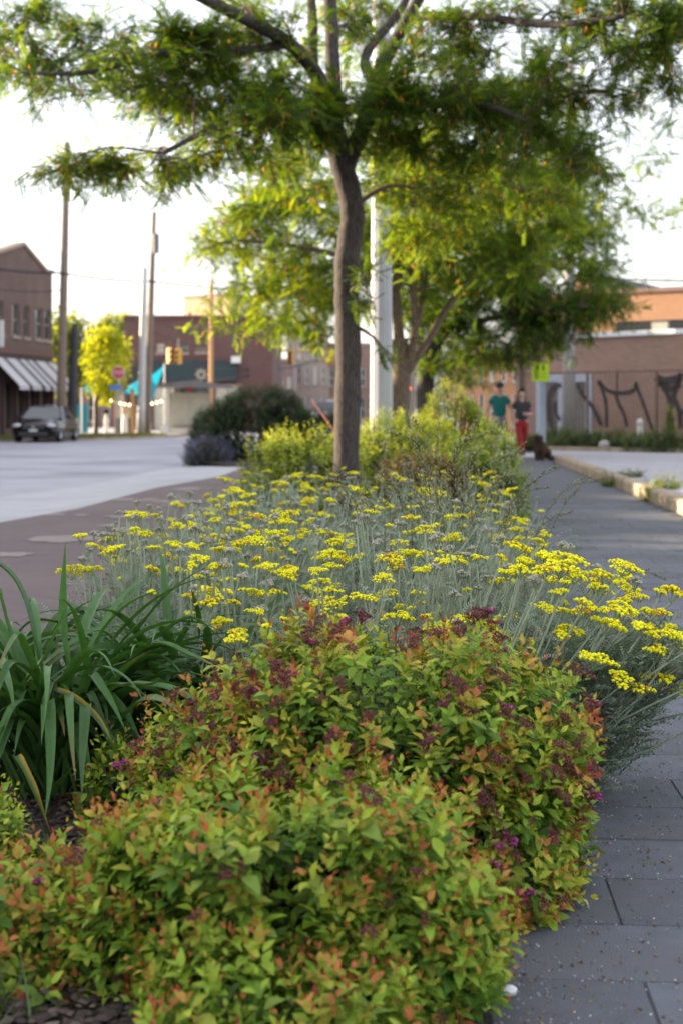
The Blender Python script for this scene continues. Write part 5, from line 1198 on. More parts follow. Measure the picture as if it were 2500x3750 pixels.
# ---- tall flowering grass tuft
def culm_mesh(seed):
    r = np.random.default_rng(seed); L = 1.0; lean = r.uniform(.03, .16); hook = r.uniform(.02, .16); n = 12; mb = MB()
    pts = [Vector((lean*(k/n)**1.5 + hook*max(0, (k/n-.75)/.25)**2, 0, L*(k/n) - .5*hook*max(0, (k/n-.78)/.22)**2)) for k in range(n+1)]
    mb.col = (.075, .105, .045); mb.tube(pts, [.0018 - .0011*k/n for k in range(n+1)], 4, cap=False); V = np.array(mb.v); T = []
    for q in mb.f: T += [(q[0], q[1], q[2]), (q[0], q[2], q[3])]
    k = 85; f = .64 + .36*r.uniform(0, 1, k)**.9; j = np.minimum((f*n).astype(int), n-1); g = f*n - j; PP = np.array([tuple(p) for p in pts]); base = PP[j]*(1-g)[:, None] + PP[j+1]*g[:, None]
    br = np.floor(f*28); rb = np.random.default_rng(seed+5); an = rb.uniform(0, 6.28, 64)[br.astype(int)]; out = r.uniform(0, 1, k)*.036*(1.05 - f)/.36
    d = np.stack([np.cos(an), np.sin(an), np.full(k, .9)], 1); loc = base + unit(d)*out[:, None] + r.normal(0, .002, (k, 3)); sp = np.array([(0, 0, 0), (.45, .17, 0), (1, 0, 0), (.45, -.17, 0), (.45, 0, .17), (.45, 0, -.17)]); st_ = np.array([(0, 1, 4), (1, 2, 4), (2, 3, 4), (3, 0, 4), (1, 0, 5), (2, 1, 5), (3, 2, 5), (0, 3, 5)])
    dd = unit(d + np.array([0, 0, .8]) + r.normal(0, .25, (k, 3))); c = np.where(r.uniform(0, 1, (k, 1)) < .3, np.array([[.36, .30, .16]]), np.array([[.20, .21, .10]]))*r.uniform(.75, 1.25, (k, 1))
    v2, t2, c2 = stamp(sp, st_, frames(dd, np.tile([.1, .2, 1.], (k, 1)))*r.uniform(.011, .019, k)[:, None, None], loc, c)
    Vv, Tt, Cc = join_np([(V, np.array(T), np.tile((.085, .115, .05), (len(V), 1))), (v2, t2, c2)])
    return np_mesh('culm', Vv, Tt, Cc, M['blade'])
culms = [culm_mesh(s) for s in range(9)]
def grass_tuft(label, c, n, hmin, hmax, seed, spread=.35, blades=160, bl=.45, cluster=.07):
    e = empty('flowering_grass', (c[0], c[1], 0), 0, label, 'grass tuft'); r = np.random.default_rng(seed)
    for i in range(n):
        o = link_mesh('culm', culms[i % 9], e); a = r.uniform(0, 6.28); o.location = (r.normal(0, cluster), r.normal(0, cluster), 0); t_ = abs(r.normal(0, spread))*.5; s = r.uniform(hmin, hmax)
        o.rotation_euler = (Matrix.Rotation(a, 3, 'Z') @ Matrix.Rotation(t_, 3, 'Y')).to_euler(); o.scale = (s, s, s)
    V, T, C = [], [], []
    for i in range(blades):
        a = r.uniform(0, 6.28); L = bl*r.uniform(.5, 1.1); el = r.uniform(60, 88); p = np.array([r.normal(0, cluster), r.normal(0, cluster), 0.0]); w = r.uniform(.0018, .004); k0 = len(V); col = np.array([.075, .125, .04])*r.uniform(.7, 1.3)
        if r.uniform() < .12: col = np.array([.28, .22, .11])
        for j in range(6):
            ww = w*(1-j/5.2); sd = np.array([-math.sin(a), math.cos(a), 0])*ww; V += [p - sd, p + sd]; C += [col, col]
            el -= r.uniform(4, 16); p = p + np.array([math.cos(a)*math.cos(R(el)), math.sin(a)*math.cos(R(el)), math.sin(R(el))])*L/5
        for j in range(5): q = k0 + j*2; T += [(q, q+1, q+3), (q, q+3, q+2)]
    tag(link_mesh('blades', np_mesh('blades', np.array(V), np.array(T), np.array(C), M['blade']), e), kind='stuff'); return e
grass_tuft('tall flowering grass tuft with feathery panicles amid the yarrow', (0.42, 6.05), 32, .80, 1.18, 31, .42, 300, .6, .085)
grass_tuft('thin grass tuft arching out over the pavement edge', (0.60, 6.0), 12, .70, .95, 32, .75, 60, .45, .05)
grass_tuft('few grass stems rising left of the tree trunk base', (0.13, 6.4), 10, .80, 1.0, 33, .35, 60, .4, .06)
grass_tuft('pale short grass tuft at the bottom left corner', (-0.60, 2.50), 6, .10, .16, 34, .8, 90, .18, .05)
grass_tuft('little grass tuft on the mulch under the strap leaves', (-0.66, 3.33), 3, .10, .16, 35, .6, 26, .2, .02)

# ---- bushes behind
def bush(name, label, c, rx, ry, h, n, seed, per, L, size, stops, mat='leaf', lumpy=.16, up=.6, group=None, fine=False, spread=.3, base=0.0, jit=.06):
    e = empty(name, (c[0], c[1], base), 0, label, 'bush', group); r = np.random.default_rng(seed)
    P, ax, nrm = shoots_on_mound(rx, ry, h, n, seed, lumpy, up, spread, jit); loc, M3, sz, t, si = shoot_leaves(P, ax, seed, per, L, size, .45, 25, 78)
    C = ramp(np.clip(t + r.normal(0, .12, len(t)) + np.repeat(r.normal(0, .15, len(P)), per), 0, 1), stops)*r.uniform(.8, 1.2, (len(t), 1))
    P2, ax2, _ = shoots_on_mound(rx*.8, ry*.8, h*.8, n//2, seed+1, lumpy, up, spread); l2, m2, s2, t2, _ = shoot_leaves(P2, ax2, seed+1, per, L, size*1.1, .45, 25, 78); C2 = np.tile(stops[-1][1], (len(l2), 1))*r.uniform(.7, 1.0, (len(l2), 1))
    tp = leaf_template(.24, fine=fine)
    V, T, CC = join_np([stamp(*tp, M3*sz[:, None, None], loc, C), stamp(*tp, m2*s2[:, None, None], l2, C2)]); tag(link_mesh('foliage', np_mesh('foliage', V, T, CC, M[mat], True), e), kind='stuff')
    mb = MB()
    for k in r.choice(len(P), 60): q = Vector(P[k]); b = Vector((q.x*.15, q.y*.15, 0)); mb.tube(spline([b, b.lerp(q, .55) + Vector((0, 0, -.05)), q], 4), [.012*max(h, .4)]*4 + [.006*max(h, .4)]*4 + [.002], 5)
    mb.build('stems', M['twig'], e); return e
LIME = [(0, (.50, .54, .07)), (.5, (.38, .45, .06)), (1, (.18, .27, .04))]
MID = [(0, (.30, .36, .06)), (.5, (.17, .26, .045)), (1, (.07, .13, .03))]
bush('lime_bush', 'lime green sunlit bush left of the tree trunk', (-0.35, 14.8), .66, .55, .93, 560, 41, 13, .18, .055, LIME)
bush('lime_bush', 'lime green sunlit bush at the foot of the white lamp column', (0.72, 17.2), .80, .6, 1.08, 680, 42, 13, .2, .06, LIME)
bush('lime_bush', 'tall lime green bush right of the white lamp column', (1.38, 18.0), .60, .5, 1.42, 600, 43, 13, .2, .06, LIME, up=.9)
bush('lime_bush', 'green bush on the pavement side below the walking couple', (1.30, 14.6), .62, .5, .84, 500, 44, 13, .18, .055, MID)
bush('red_brown_bush', 'green bush with reddish brown heart behind the grass panicles', (0.78, 14.0), .5, .45, .72, 420, 45, 13, .16, .05, [(0, (.26, .24, .06)), (.5, (.16, .10, .045)), (1, (.08, .06, .03))])
bush('small_green_bush', 'small fresh green bush at the left foot of the lime bush', (-0.83, 14.2), .30, .28, .42, 200, 46, 12, .14, .05, MID)
DK = [(0, (.075, .105, .05)), (.5, (.045, .075, .032)), (1, (.025, .045, .02))]
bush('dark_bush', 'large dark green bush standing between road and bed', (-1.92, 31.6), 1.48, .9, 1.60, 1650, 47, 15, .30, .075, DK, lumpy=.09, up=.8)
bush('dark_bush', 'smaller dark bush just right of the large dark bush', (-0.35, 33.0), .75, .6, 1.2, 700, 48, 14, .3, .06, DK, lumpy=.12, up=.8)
lav = bush('lavender_bush', 'grey purple flowering catmint at the foot of the dark bush', (-2.85, 30.6), .55, .45, .52, 620, 49, 9, .22, .04, [(0, (.26, .20, .46)), (.4, (.20, .17, .34)), (.7, (.09, .12, .08)), (1, (.05, .075, .04))], lumpy=.1, up=.9, jit=.1)
tw = MB(); tw.tube(spline([at(1225, 1580, 16.5), at(1190, 1530, 16.6), at(1142, 1463, 16.8)], 5), [.012]*6 + [.007]*5, 6)
tag(tw.build('bare_twig', plain('red_twig', (.30, .09, .06), .7)), 'bare reddish twig slanting up left of the trunk', 'twig')
# weeds along the graffiti wall, on the kerb, on the verge
for i, (px, Y, w, h, lb) in enumerate([(2035, 37.6, .55, .45, 'weeds at the foot of the pale blue door frame'), (2110, 36.6, .75, .42, 'weeds right of the concrete pole foot'), (2205, 36.2, .75, .50, 'weeds behind the grey concrete lump'),
        (2295, 35.8, .7, .40, 'weeds left of the white bollard'), (2390, 35.0, .8, .44, 'weeds right of the white bollard'), (2480, 34.4, .8, .5, 'weeds at the right picture edge'), (1950, 37.8, .45, .34, 'low weeds behind the sitting dog')]):
    q = at(px, HY, Y); bush('weed_patch', lb, (q.x, q.y), w, .45, h, 260, 60+i, 10, .2, .07, [(0, (.16, .22, .07)), (.5, (.10, .15, .05)), (1, (.06, .09, .035))], lumpy=.25, up=.9, base=.13, group='weeds along the wall')
q = at(2452, HY, 35.2); bush('tall_weed', 'single tall green weed against the graffiti at the right', (q.x, q.y), .14, .14, 1.05, 120, 71, 9, .2, .07, MID, base=.13)
for i, (px, py, z, w, h, lb) in enumerate([(2385, 1835, 0.0, .14, .20, 'bright weed growing from the kerb foot at the right'), (2243, 1782, 0.0, .15, .10, 'dark weed growing from the kerb foot'), (2440, 1790, .1, .14, .13, 'bright weed behind the kerb top'), (2310, 1747, .1, .18, .06, 'flat weed on the lot behind the kerb')]):
    q = ground(px, py, z); bush('kerb_weed', lb, (q.x, q.y), w, .16, h, 60, 80+i, 9, .08, .035, LIME if i in (0, 2) else MID, base=z, group='weeds on the kerb')

def lawn(name, poly, z, n, seed, h, cols, label):
    r = np.random.default_rng(seed); xs = [p[0] for p in poly]; ys_ = [p[1] for p in poly]; pts = []
    def inside(x, y):
        c_ = False; j = len(poly)-1
        for i in range(len(poly)):
            if (poly[i][1] > y) != (poly[j][1] > y) and x < (poly[j][0]-poly[i][0])*(y-poly[i][1])/(poly[j][1]-poly[i][1]) + poly[i][0]: c_ = not c_
            j = i
        return c_
    while len(pts) < n:
        x, y = r.uniform(min(xs), max(xs)), r.uniform(min(ys_), max(ys_))
        if inside(x, y): pts.append((x, y, z))
    L = np.array(pts); a = r.uniform(0, 6.28, n); up = np.stack([np.cos(a)*.4, np.sin(a)*.4, np.ones(n)], 1); tv = np.array([(0, .012, 0), (0, -.012, 0), (1, 0, .1)]); tt_ = np.array([(0, 1, 2)])
    Mx = frames(up, np.stack([np.cos(a), np.sin(a), np.zeros(n)], 1))*(h*r.uniform(.5, 1.2, n))[:, None, None]; Mx[:, :, 1] = Mx[:, :, 1]/h*1.0
    C = np.array(cols)[r.integers(len(cols), size=n)]*r.uniform(.8, 1.2, (n, 1)); V, T, C = stamp(tv, tt_, Mx, L, C)
    tag(link_mesh(name, np_mesh(name, V, T, C, M['leaf'])), label, 'grass', kind='stuff')
sheet('verge', [(-15.0, 50), (-13.1, 58.2), (-10.3, 58.9), (-8.95, 61.4), (-7.9, 64.8), (-9.0, 66.0), (-13.0, 62.0), (-16, 58)], -0.012, M['grass_soil'])
lawn('verge_grass', [(-15.0, 50), (-13.1, 58.2), (-10.3, 58.9), (-8.95, 61.4), (-7.9, 64.8), (-9.0, 66.0), (-13.0, 62.0), (-16, 58)], -0.01, 16000, 90, .16, [(.16, .19, .05), (.24, .23, .07), (.12, .16, .04)], 'rough grass verge beyond the road by the poles')

# ------------------------------------------------------------------ trees
def frond_template(pairs, L=1.0, wl=.15, ww=.036, curve=.22, seed=0):
    rr = random.Random(seed); v, t = [], []
    rib = lambda f: (f*L, 0, .10*f*L - curve*f*f*L)
    for i in range(2):
        a, b = rib(i/2), rib((i+1)/2); k = len(v); v += [(a[0], -.006, a[2]), (a[0], .006, a[2]), (b[0], .004, b[2]), (b[0], -.004, b[2])]; t += [(k, k+1, k+2), (k, k+2, k+3)]
    for i in range(pairs):
        f = .12 + .88*(i+.5)/pairs; p = rib(f); ln = wl*(1.0 if f < .7 else 1.25 - f*.4)*rr.uniform(.85, 1.15)
        for sg in (1, -1):
            k = len(v); dz = -ln*.22*rr.uniform(.2, 1.8); fx = ln*.28
            v += [(p[0]-ww*.9, sg*ln*.12, p[2]), (p[0]+ww*.9+fx*.3, sg*ln*.25, p[2]+dz*.2), (p[0]+fx, sg*ln, p[2]+dz)]; t += [(k, k+1, k+2)]
    return np.array(v), np.array(t)
FROND_A = [frond_template(11, seed=s, curve=c, wl=.165, ww=.044) for s, c in ((0, .10), (1, .24), (2, .02))]
FROND_B = [frond_template(8, seed=s, curve=c, wl=.2, ww=.06) for s, c in ((3, .18), (4, .34))]

def locust(label, base, trunk, tr, limbs, clumps, seed, fronds, frond_len, cols, bark, twigs=13, per_twig=11, catkin=.10, name='locust_tree'):
    base = Vector(base); e = empty(name, base, 0, label, 'tree', 'honey locust trees'); r = np.random.default_rng(seed)
    def wood(nm, pts, r0, r1, n=14, flare=0, rough=.03):
        P = [p - base for p in spline(pts, 8)]; k = len(P); rad = [r0 + (r1-r0)*(i/(k-1)) for i in range(k)]
        if flare: rad = [q*(1 + flare*max(0, 1 - i/6)**2) for i, q in enumerate(rad)]
        rad = [q*(1 + rough*r.normal()) for q in rad]; mb = MB(); mb.tube(P, rad, n); return mb.build(nm, M[bark], e, smooth=True), P, rad
    nodes = []
    o, P, rad = wood('trunk', trunk, tr[0], tr[1], 18, .35); nodes += [(p + base, q) for p, q in zip(P[len(P)*2//5:], rad[len(P)*2//5:])]
    for pts, r0, r1 in limbs:
        o, P, rad = wood('limb', pts, r0, r1, 10); nodes += [(p + base, q) for p, q in zip(P[3:], rad[3:])]
    NP = np.array([tuple(n_[0]) for n_ in nodes]); axis = np.array(tuple(trunk[-1]))
    tw_ = MB(); FL, FD, FU, FS, FC, CL = [], [], [], [], [], []
    for (c, rad3, dens, tone) in clumps:
        c = np.array(tuple(c)); rad3 = np.array(rad3); d = np.linalg.norm(NP - c, axis=1) + .6*np.maximum(NP[:, 2] - c[2] + .2, 0) + .25*r.uniform(0, 1, len(NP)); k = int(np.argmin(d)); a = NP[k]
        mid = a*.5 + c*.5 + np.array([0, 0, .12*np.linalg.norm(c-a)]) + r.normal(0, .06, 3); bp = spline([a, mid, c], 6); L = np.linalg.norm(c-a); r0 = min(nodes[k][1]*.55, .012 + .012*L)
        tw_.tube([p - base for p in bp], [r0 + (.005-r0)*i/(len(bp)-1) for i in range(len(bp))], 6, cap=False)
        NP = np.concatenate([NP, np.array([tuple(bp[len(bp)//2]), tuple(bp[-3])])]); nodes += [(bp[len(bp)//2], r0*.7), (bp[-3], r0*.5)]
        for j in range(max(2, int(twigs*dens))):
            s = np.array(tuple(bp[r.integers(len(bp)//3, len(bp))])); u = unit(r.normal(size=3)); q = c + u*rad3*r.uniform(.35, 1.25); q[2] -= .05
            m_ = s*.5 + q*.5 + np.array([0, 0, .04]); tp = spline([s, m_, q], 4); tw_.tube([p - base for p in tp[::4]], [.004, .003, .0018], 3, cap=False)
            TPn = np.array([tuple(p) for p in tp]); dr = unit(q - s)
            for f in np.linspace(.25, 1.0, per_twig):
                z = f*8; i = min(int(z), 7); p = TPn[i]*(1-(z-i)) + TPn[i+1]*(z-i); sg = 1 if r.uniform() < .5 else -1
                sd = np.cross(dr, [0, 0, 1.0]); n_ = np.linalg.norm(sd); sd = sd/n_ if n_ > .05 else np.array([1., 0, 0])
                dd = unit(dr*.45 + sd*sg*r.uniform(.3, 1.1) + np.array([0, 0, r.normal(-.08, .38)]) + r.normal(0, .3, 3)); FL.append(p); FD.append(dd); FU.append(unit(np.array([0, 0, 1.0]) + r.normal(0, .35, 3))); FS.append(frond_len*r.uniform(.65, 1.25)); FC.append(tone + r.normal(0, .25))
                if r.uniform() < catkin: CL.append(p + np.array([r.normal(0, .02), r.normal(0, .02), -.01]))
    tw_.build('twigs', M['twig'] if bark == 'bark' else M[bark], e)
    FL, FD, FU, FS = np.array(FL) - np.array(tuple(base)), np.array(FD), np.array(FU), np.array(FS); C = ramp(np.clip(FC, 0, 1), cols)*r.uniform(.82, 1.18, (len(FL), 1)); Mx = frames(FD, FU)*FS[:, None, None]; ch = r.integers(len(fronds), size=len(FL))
    parts = [stamp(*fronds[k], Mx[ch == k], FL[ch == k], C[ch == k]) for k in range(len(fronds))]
    if CL:
        CL = np.array(CL) - np.array(tuple(base)); k = len(CL); tv = np.array([(0, 0, 0), (.35, .08, 0), (1, 0, 0), (.35, -.08, 0), (.35, 0, .08), (.35, 0, -.08)]); tt_ = np.array([(0, 1, 4), (1, 2, 4), (2, 3, 4), (3, 0, 4), (1, 0, 5), (2, 1, 5), (3, 2, 5), (0, 3, 5)])
        parts.append(stamp(tv, tt_, frames(np.stack([r.normal(0, .2, k), r.normal(0, .2, k), -np.ones(k)], 1), np.tile([1., .2, 0], (k, 1)))*(frond_len*r.uniform(.3, .55, k))[:, None, None], CL, np.tile((.42, .27, .04), (k, 1))*r.uniform(.7, 1.2, (k, 1))))
    V, T, CC = join_np(parts); tag(link_mesh('crown', np_mesh('crown', V, T, CC, M['tree_leaf']), e), kind='stuff'); print(label, 'fronds', len(FL)); return e
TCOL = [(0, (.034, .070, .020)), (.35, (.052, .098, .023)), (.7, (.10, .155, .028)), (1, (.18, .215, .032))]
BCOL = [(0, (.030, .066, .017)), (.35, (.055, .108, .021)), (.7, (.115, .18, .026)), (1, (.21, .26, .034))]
rT = np.random.default_rng(5)
def CLP(lst, Y0, Y1, sx=.42, sz=.22, tone=.35, dens=1.0):
    out = []
    for q in lst:
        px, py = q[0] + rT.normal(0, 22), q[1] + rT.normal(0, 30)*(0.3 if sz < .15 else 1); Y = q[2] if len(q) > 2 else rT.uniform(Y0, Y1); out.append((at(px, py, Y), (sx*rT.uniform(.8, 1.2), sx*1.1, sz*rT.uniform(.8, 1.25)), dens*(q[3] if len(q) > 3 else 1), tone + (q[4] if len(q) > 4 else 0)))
    return out
def in_poly(poly, x, y):
    c_ = False; j = len(poly)-1
    for i in range(len(poly)):
        if (poly[i][1] > y) != (poly[j][1] > y) and x < (poly[j][0]-poly[i][0])*(y-poly[i][1])/(poly[j][1]-poly[i][1]) + poly[i][0]: c_ = not c_
        j = i
    return c_
def fill(poly, n, Y0, Y1, sx, sz, tone, dens=1.0):
    out = []
    while len(out) < n:
        x, y = rT.uniform(min(p[0] for p in poly), max(p[0] for p in poly)), rT.uniform(min(p[1] for p in poly), max(p[1] for p in poly))
        if in_poly(poly, x, y): out.append((x, y))
    return CLP(out, Y0, Y1, sx, sz, tone, dens)
YA = 13.0
tA = [at(1275, 1945, YA), at(1268, 1700, YA), at(1275, 1300, YA), at(1268, 1000, YA), at(1290, 780, YA), at(1252, 600, YA), at(1225, 480, YA)]
limbsA = [([at(1225, 490, YA), at(1205, 380, YA-.05), at(1150, 260, YA-.3), at(1060, 160, YA-.7), at(900, 70, YA-1.2), at(700, -30, YA-1.6)], .085, .045),
          ([at(1228, 480, YA), at(1222, 330, YA), at(1216, 150, YA+.1), at(1205, -200, YA+.2), at(1230, -700, YA+.3)], .085, .04),
          ([at(1240, 560, YA), at(1195, 480, YA+.1), at(1150, 250, YA+.3), at(1140, 0, YA+.5), at(1090, -400, YA+.6)], .07, .035),
          ([at(1262, 620, YA), at(1330, 460, YA-.05), at(1390, 260, YA-.1), at(1480, 90, YA-.2), at(1560, -60, YA-.3), at(1700, -350, YA-.4)], .085, .04),
          ([at(1370, 320, YA-.05), at(1340, 200, YA+.2), at(1480, 10, YA+.3), at(1530, -200, YA+.4)], .055, .03),
          ([at(1230, 520, YA), at(1120, 440, YA-.3), at(980, 420, YA-.8), at(780, 470, YA-1.4), at(600, 560, YA-1.8)], .04, .018),
          ([at(1350, 420, YA-.05), at(1500, 380, YA-.5), at(1750, 380, YA-1.1), at(1950, 450, YA-1.5)], .045, .018),
          ([at(1500, 60, YA-.2), at(1750, 60, YA-.8), at(2000, 90, YA-1.4), at(2280, 60, YA-1.9)], .045, .02),
          ([at(1060, 160, YA-.7), at(850, 190, YA-1.1), at(600, 190, YA-1.5), at(350, 260, YA-1.8), at(100, 270, YA-2.0)], .04, .016)]
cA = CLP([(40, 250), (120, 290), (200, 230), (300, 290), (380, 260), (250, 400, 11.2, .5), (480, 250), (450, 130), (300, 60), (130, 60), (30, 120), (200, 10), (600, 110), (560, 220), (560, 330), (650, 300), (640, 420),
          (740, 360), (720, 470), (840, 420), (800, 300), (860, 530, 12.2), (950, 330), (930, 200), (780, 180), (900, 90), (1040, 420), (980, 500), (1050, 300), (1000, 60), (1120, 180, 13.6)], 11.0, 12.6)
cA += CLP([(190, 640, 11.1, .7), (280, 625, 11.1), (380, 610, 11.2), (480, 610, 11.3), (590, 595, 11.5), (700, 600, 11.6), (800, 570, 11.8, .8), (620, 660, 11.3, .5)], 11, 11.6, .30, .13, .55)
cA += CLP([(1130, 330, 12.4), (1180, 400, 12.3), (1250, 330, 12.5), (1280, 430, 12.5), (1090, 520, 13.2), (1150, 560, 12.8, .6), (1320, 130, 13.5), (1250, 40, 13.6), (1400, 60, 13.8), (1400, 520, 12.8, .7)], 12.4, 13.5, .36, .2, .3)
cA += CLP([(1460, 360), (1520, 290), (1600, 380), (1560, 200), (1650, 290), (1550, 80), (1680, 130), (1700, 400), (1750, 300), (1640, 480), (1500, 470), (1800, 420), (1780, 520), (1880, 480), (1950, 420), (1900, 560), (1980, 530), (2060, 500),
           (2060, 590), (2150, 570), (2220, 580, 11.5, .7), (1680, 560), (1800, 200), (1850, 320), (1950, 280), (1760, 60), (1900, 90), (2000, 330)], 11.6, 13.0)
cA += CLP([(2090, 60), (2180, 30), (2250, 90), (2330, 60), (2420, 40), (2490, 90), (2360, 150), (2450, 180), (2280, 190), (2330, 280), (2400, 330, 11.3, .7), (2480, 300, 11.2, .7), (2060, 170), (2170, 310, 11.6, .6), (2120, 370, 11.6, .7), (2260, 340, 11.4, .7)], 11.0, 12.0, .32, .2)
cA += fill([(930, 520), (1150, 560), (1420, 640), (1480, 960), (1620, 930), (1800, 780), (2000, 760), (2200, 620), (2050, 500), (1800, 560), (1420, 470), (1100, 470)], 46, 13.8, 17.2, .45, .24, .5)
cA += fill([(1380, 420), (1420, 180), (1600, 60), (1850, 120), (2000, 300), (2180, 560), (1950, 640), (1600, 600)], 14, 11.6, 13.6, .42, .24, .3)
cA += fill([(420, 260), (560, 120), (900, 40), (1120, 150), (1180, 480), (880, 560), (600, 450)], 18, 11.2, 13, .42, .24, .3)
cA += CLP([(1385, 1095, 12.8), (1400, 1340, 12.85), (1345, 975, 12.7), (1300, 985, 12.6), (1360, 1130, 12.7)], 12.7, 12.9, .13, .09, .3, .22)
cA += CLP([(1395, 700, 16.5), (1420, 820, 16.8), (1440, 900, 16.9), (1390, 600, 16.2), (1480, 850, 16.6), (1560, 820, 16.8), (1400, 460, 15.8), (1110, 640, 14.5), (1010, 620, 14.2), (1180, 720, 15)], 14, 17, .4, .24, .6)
for _ in range(30): cA.append((Vector((rT.uniform(-4.2, 4.2), 13 + rT.uniform(-3.6, 3.6), rT.uniform(5.1, 7.6))), (.6, .6, .3), .6, .4))
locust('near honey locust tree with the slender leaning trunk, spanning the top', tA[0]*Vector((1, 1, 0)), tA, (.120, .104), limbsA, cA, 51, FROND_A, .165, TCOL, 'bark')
# small leafy sprouts on the trunk belong to the tree's own look
YB = 22.0
tB = [at(1455, 1770, YB), at(1460, 1550, YB), at(1468, 1350, YB), at(1462, 1240, YB)]
limbsB = [([at(1462, 1260, YB), at(1450, 1100, YB), at(1456, 950, YB), at(1430, 700, YB)], .085, .05), ([at(1470, 1380, YB), at(1500, 1320, YB-.1), at(1518, 1180, YB-.2), at(1510, 1020, YB-.2), at(1520, 800, YB-.1)], .075, .04),
          ([at(1512, 1240, YB-.2), at(1540, 1130, YB-.2), at(1560, 1000, YB)], .05, .03), ([at(1490, 1360, YB), at(1570, 1240, YB+.2), at(1640, 1120, YB+.3), at(1760, 960, YB+.4), at(1900, 850, YB+.5)], .07, .03),
          ([at(1455, 1100, YB), at(1300, 960, YB-.3), at(1080, 900, YB-.6), at(880, 880, YB-.9)], .05, .025), ([at(1456, 950, YB), at(1200, 780, YB), at(1000, 700, YB-.2)], .04, .02), ([at(1520, 820, YB), at(1800, 720, YB), at(2100, 720, YB-.3)], .05, .02)]
cB = CLP([(720, 960, 20.6, .8), (770, 900), (840, 860), (800, 800), (900, 780), (960, 700), (1030, 640), (1100, 700), (930, 880), (1000, 800), (1080, 820), (880, 960), (980, 950), (1080, 930), (1150, 850), (1150, 980), (1060, 1040), (960, 1050), (880, 1060),
          (850, 1140, 20.8, .7), (830, 1200, 20.7, .4), (1000, 1130), (1100, 1120), (1160, 1100), (1130, 1200, 22.5), (1040, 1210, 23), (960, 1190, 22.6, .6), (900, 620), (1050, 560), (1130, 620), (1200, 700)], 20.6, 23, .55, .26, .72)
cB += CLP([(1400, 700), (1400, 850), (1420, 950), (1480, 900), (1520, 1000), (1560, 880), (1600, 780), (1500, 700), (1640, 900), (1680, 1000), (1740, 900), (1720, 780), (1800, 820), (1780, 940), (1860, 900), (1900, 970), (1840, 720), (1950, 880), (1940, 760),
           (2000, 700), (2060, 800), (2100, 700), (2180, 640), (2150, 760), (2230, 760, 21, .7), (2330, 755, 20.8, .5), (2400, 760, 20.7, .3), (1650, 650), (1750, 600), (1900, 640), (1360, 1000, 23), (1400, 1060, 23), (1960, 960), (2020, 940, 21.2), (1880, 1020, 20.8, .7)], 20.8, 23.4, .55, .28, .5)
cB += fill([(780, 880), (950, 640), (1150, 560), (1400, 600), (1700, 560), (2050, 620), (2250, 740), (2120, 850), (2000, 980), (1850, 1040), (1650, 1040), (1500, 1120), (1380, 1100), (1150, 1200), (920, 1160), (870, 1040)], 120, 20.4, 24, .55, .26, .45)
for _ in range(26): cB.append((Vector((rT.uniform(-2.6, 5.4), YB + rT.uniform(-3.2, 3.2), rT.uniform(5.4, 8.0))), (.75, .75, .35), .8, .6))
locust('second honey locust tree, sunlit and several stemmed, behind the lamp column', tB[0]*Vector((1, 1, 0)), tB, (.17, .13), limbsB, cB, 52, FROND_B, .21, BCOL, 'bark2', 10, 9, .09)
YC = 31.0
tC = [at(1560, 1690, YC), at(1562, 1560, YC), at(1556, 1400, YC), at(1590, 1250, YC)]
limbsC = [([at(1556, 1420, YC), at(1540, 1300, YC), at(1530, 1150, YC), at(1560, 950, YC)], .12, .05), ([at(1575, 1300, YC), at(1660, 1180, YC), at(1800, 1080, YC-.4), at(2000, 1000, YC-.8)], .11, .04), ([at(1650, 1190, YC), at(1900, 1150, YC-1), at(2150, 1120, YC-1.6)], .06, .03), ([at(1560, 1000, YC), at(1750, 800, YC), at(2000, 750, YC)], .06, .03)]
cC = CLP([(1500, 1150), (1560, 1080), (1560, 1220), (1640, 1150), (1650, 1250), (1620, 1330, 32), (1720, 1180), (1730, 1280), (1700, 1350, 32.5, .7), (1800, 1120), (1820, 1220), (1800, 1300), (1870, 1270, 31), (1900, 1180), (1900, 1090), (1980, 1130), (1970, 1210, 30.3), (2000, 1040), (2060, 1080), (2060, 1180), (2140, 1120), (2130, 1200, 30),
          (2200, 1060), (2220, 1140), (2260, 1180, 29.8, .7), (2180, 980), (2100, 980), (2020, 950), (2230, 920), (2150, 880), (2280, 1030, 29.8, .7), (1720, 1060), (1800, 1020), (1640, 1020), (1500, 1020), (2080, 860), (2200, 830), (1950, 1280, 30.6, .5), (1880, 1310, 30.5, .5), (1760, 1360, 31, .5)], 29.6, 32.6, .72, .34, .28)
cC += fill([(1480, 1000), (1700, 900), (2150, 820), (2290, 1000), (2260, 1180), (2150, 1200), (1960, 1260), (1760, 1330), (1600, 1320), (1480, 1200)], 125, 29.4, 33, .72, .34, .22)
for _ in range(24): cC.append((Vector((rT.uniform(0, 7.4), YC + rT.uniform(-3, 3), rT.uniform(5.2, 8.5))), (.9, .9, .4), .8, .4))
locust('third honey locust tree with dark drooping crown over the walking couple', tC[0]*Vector((1, 1, 0)), tC, (.22, .17), limbsC, cC, 53, FROND_B, .27, TCOL, 'bark', 9, 9, .04)
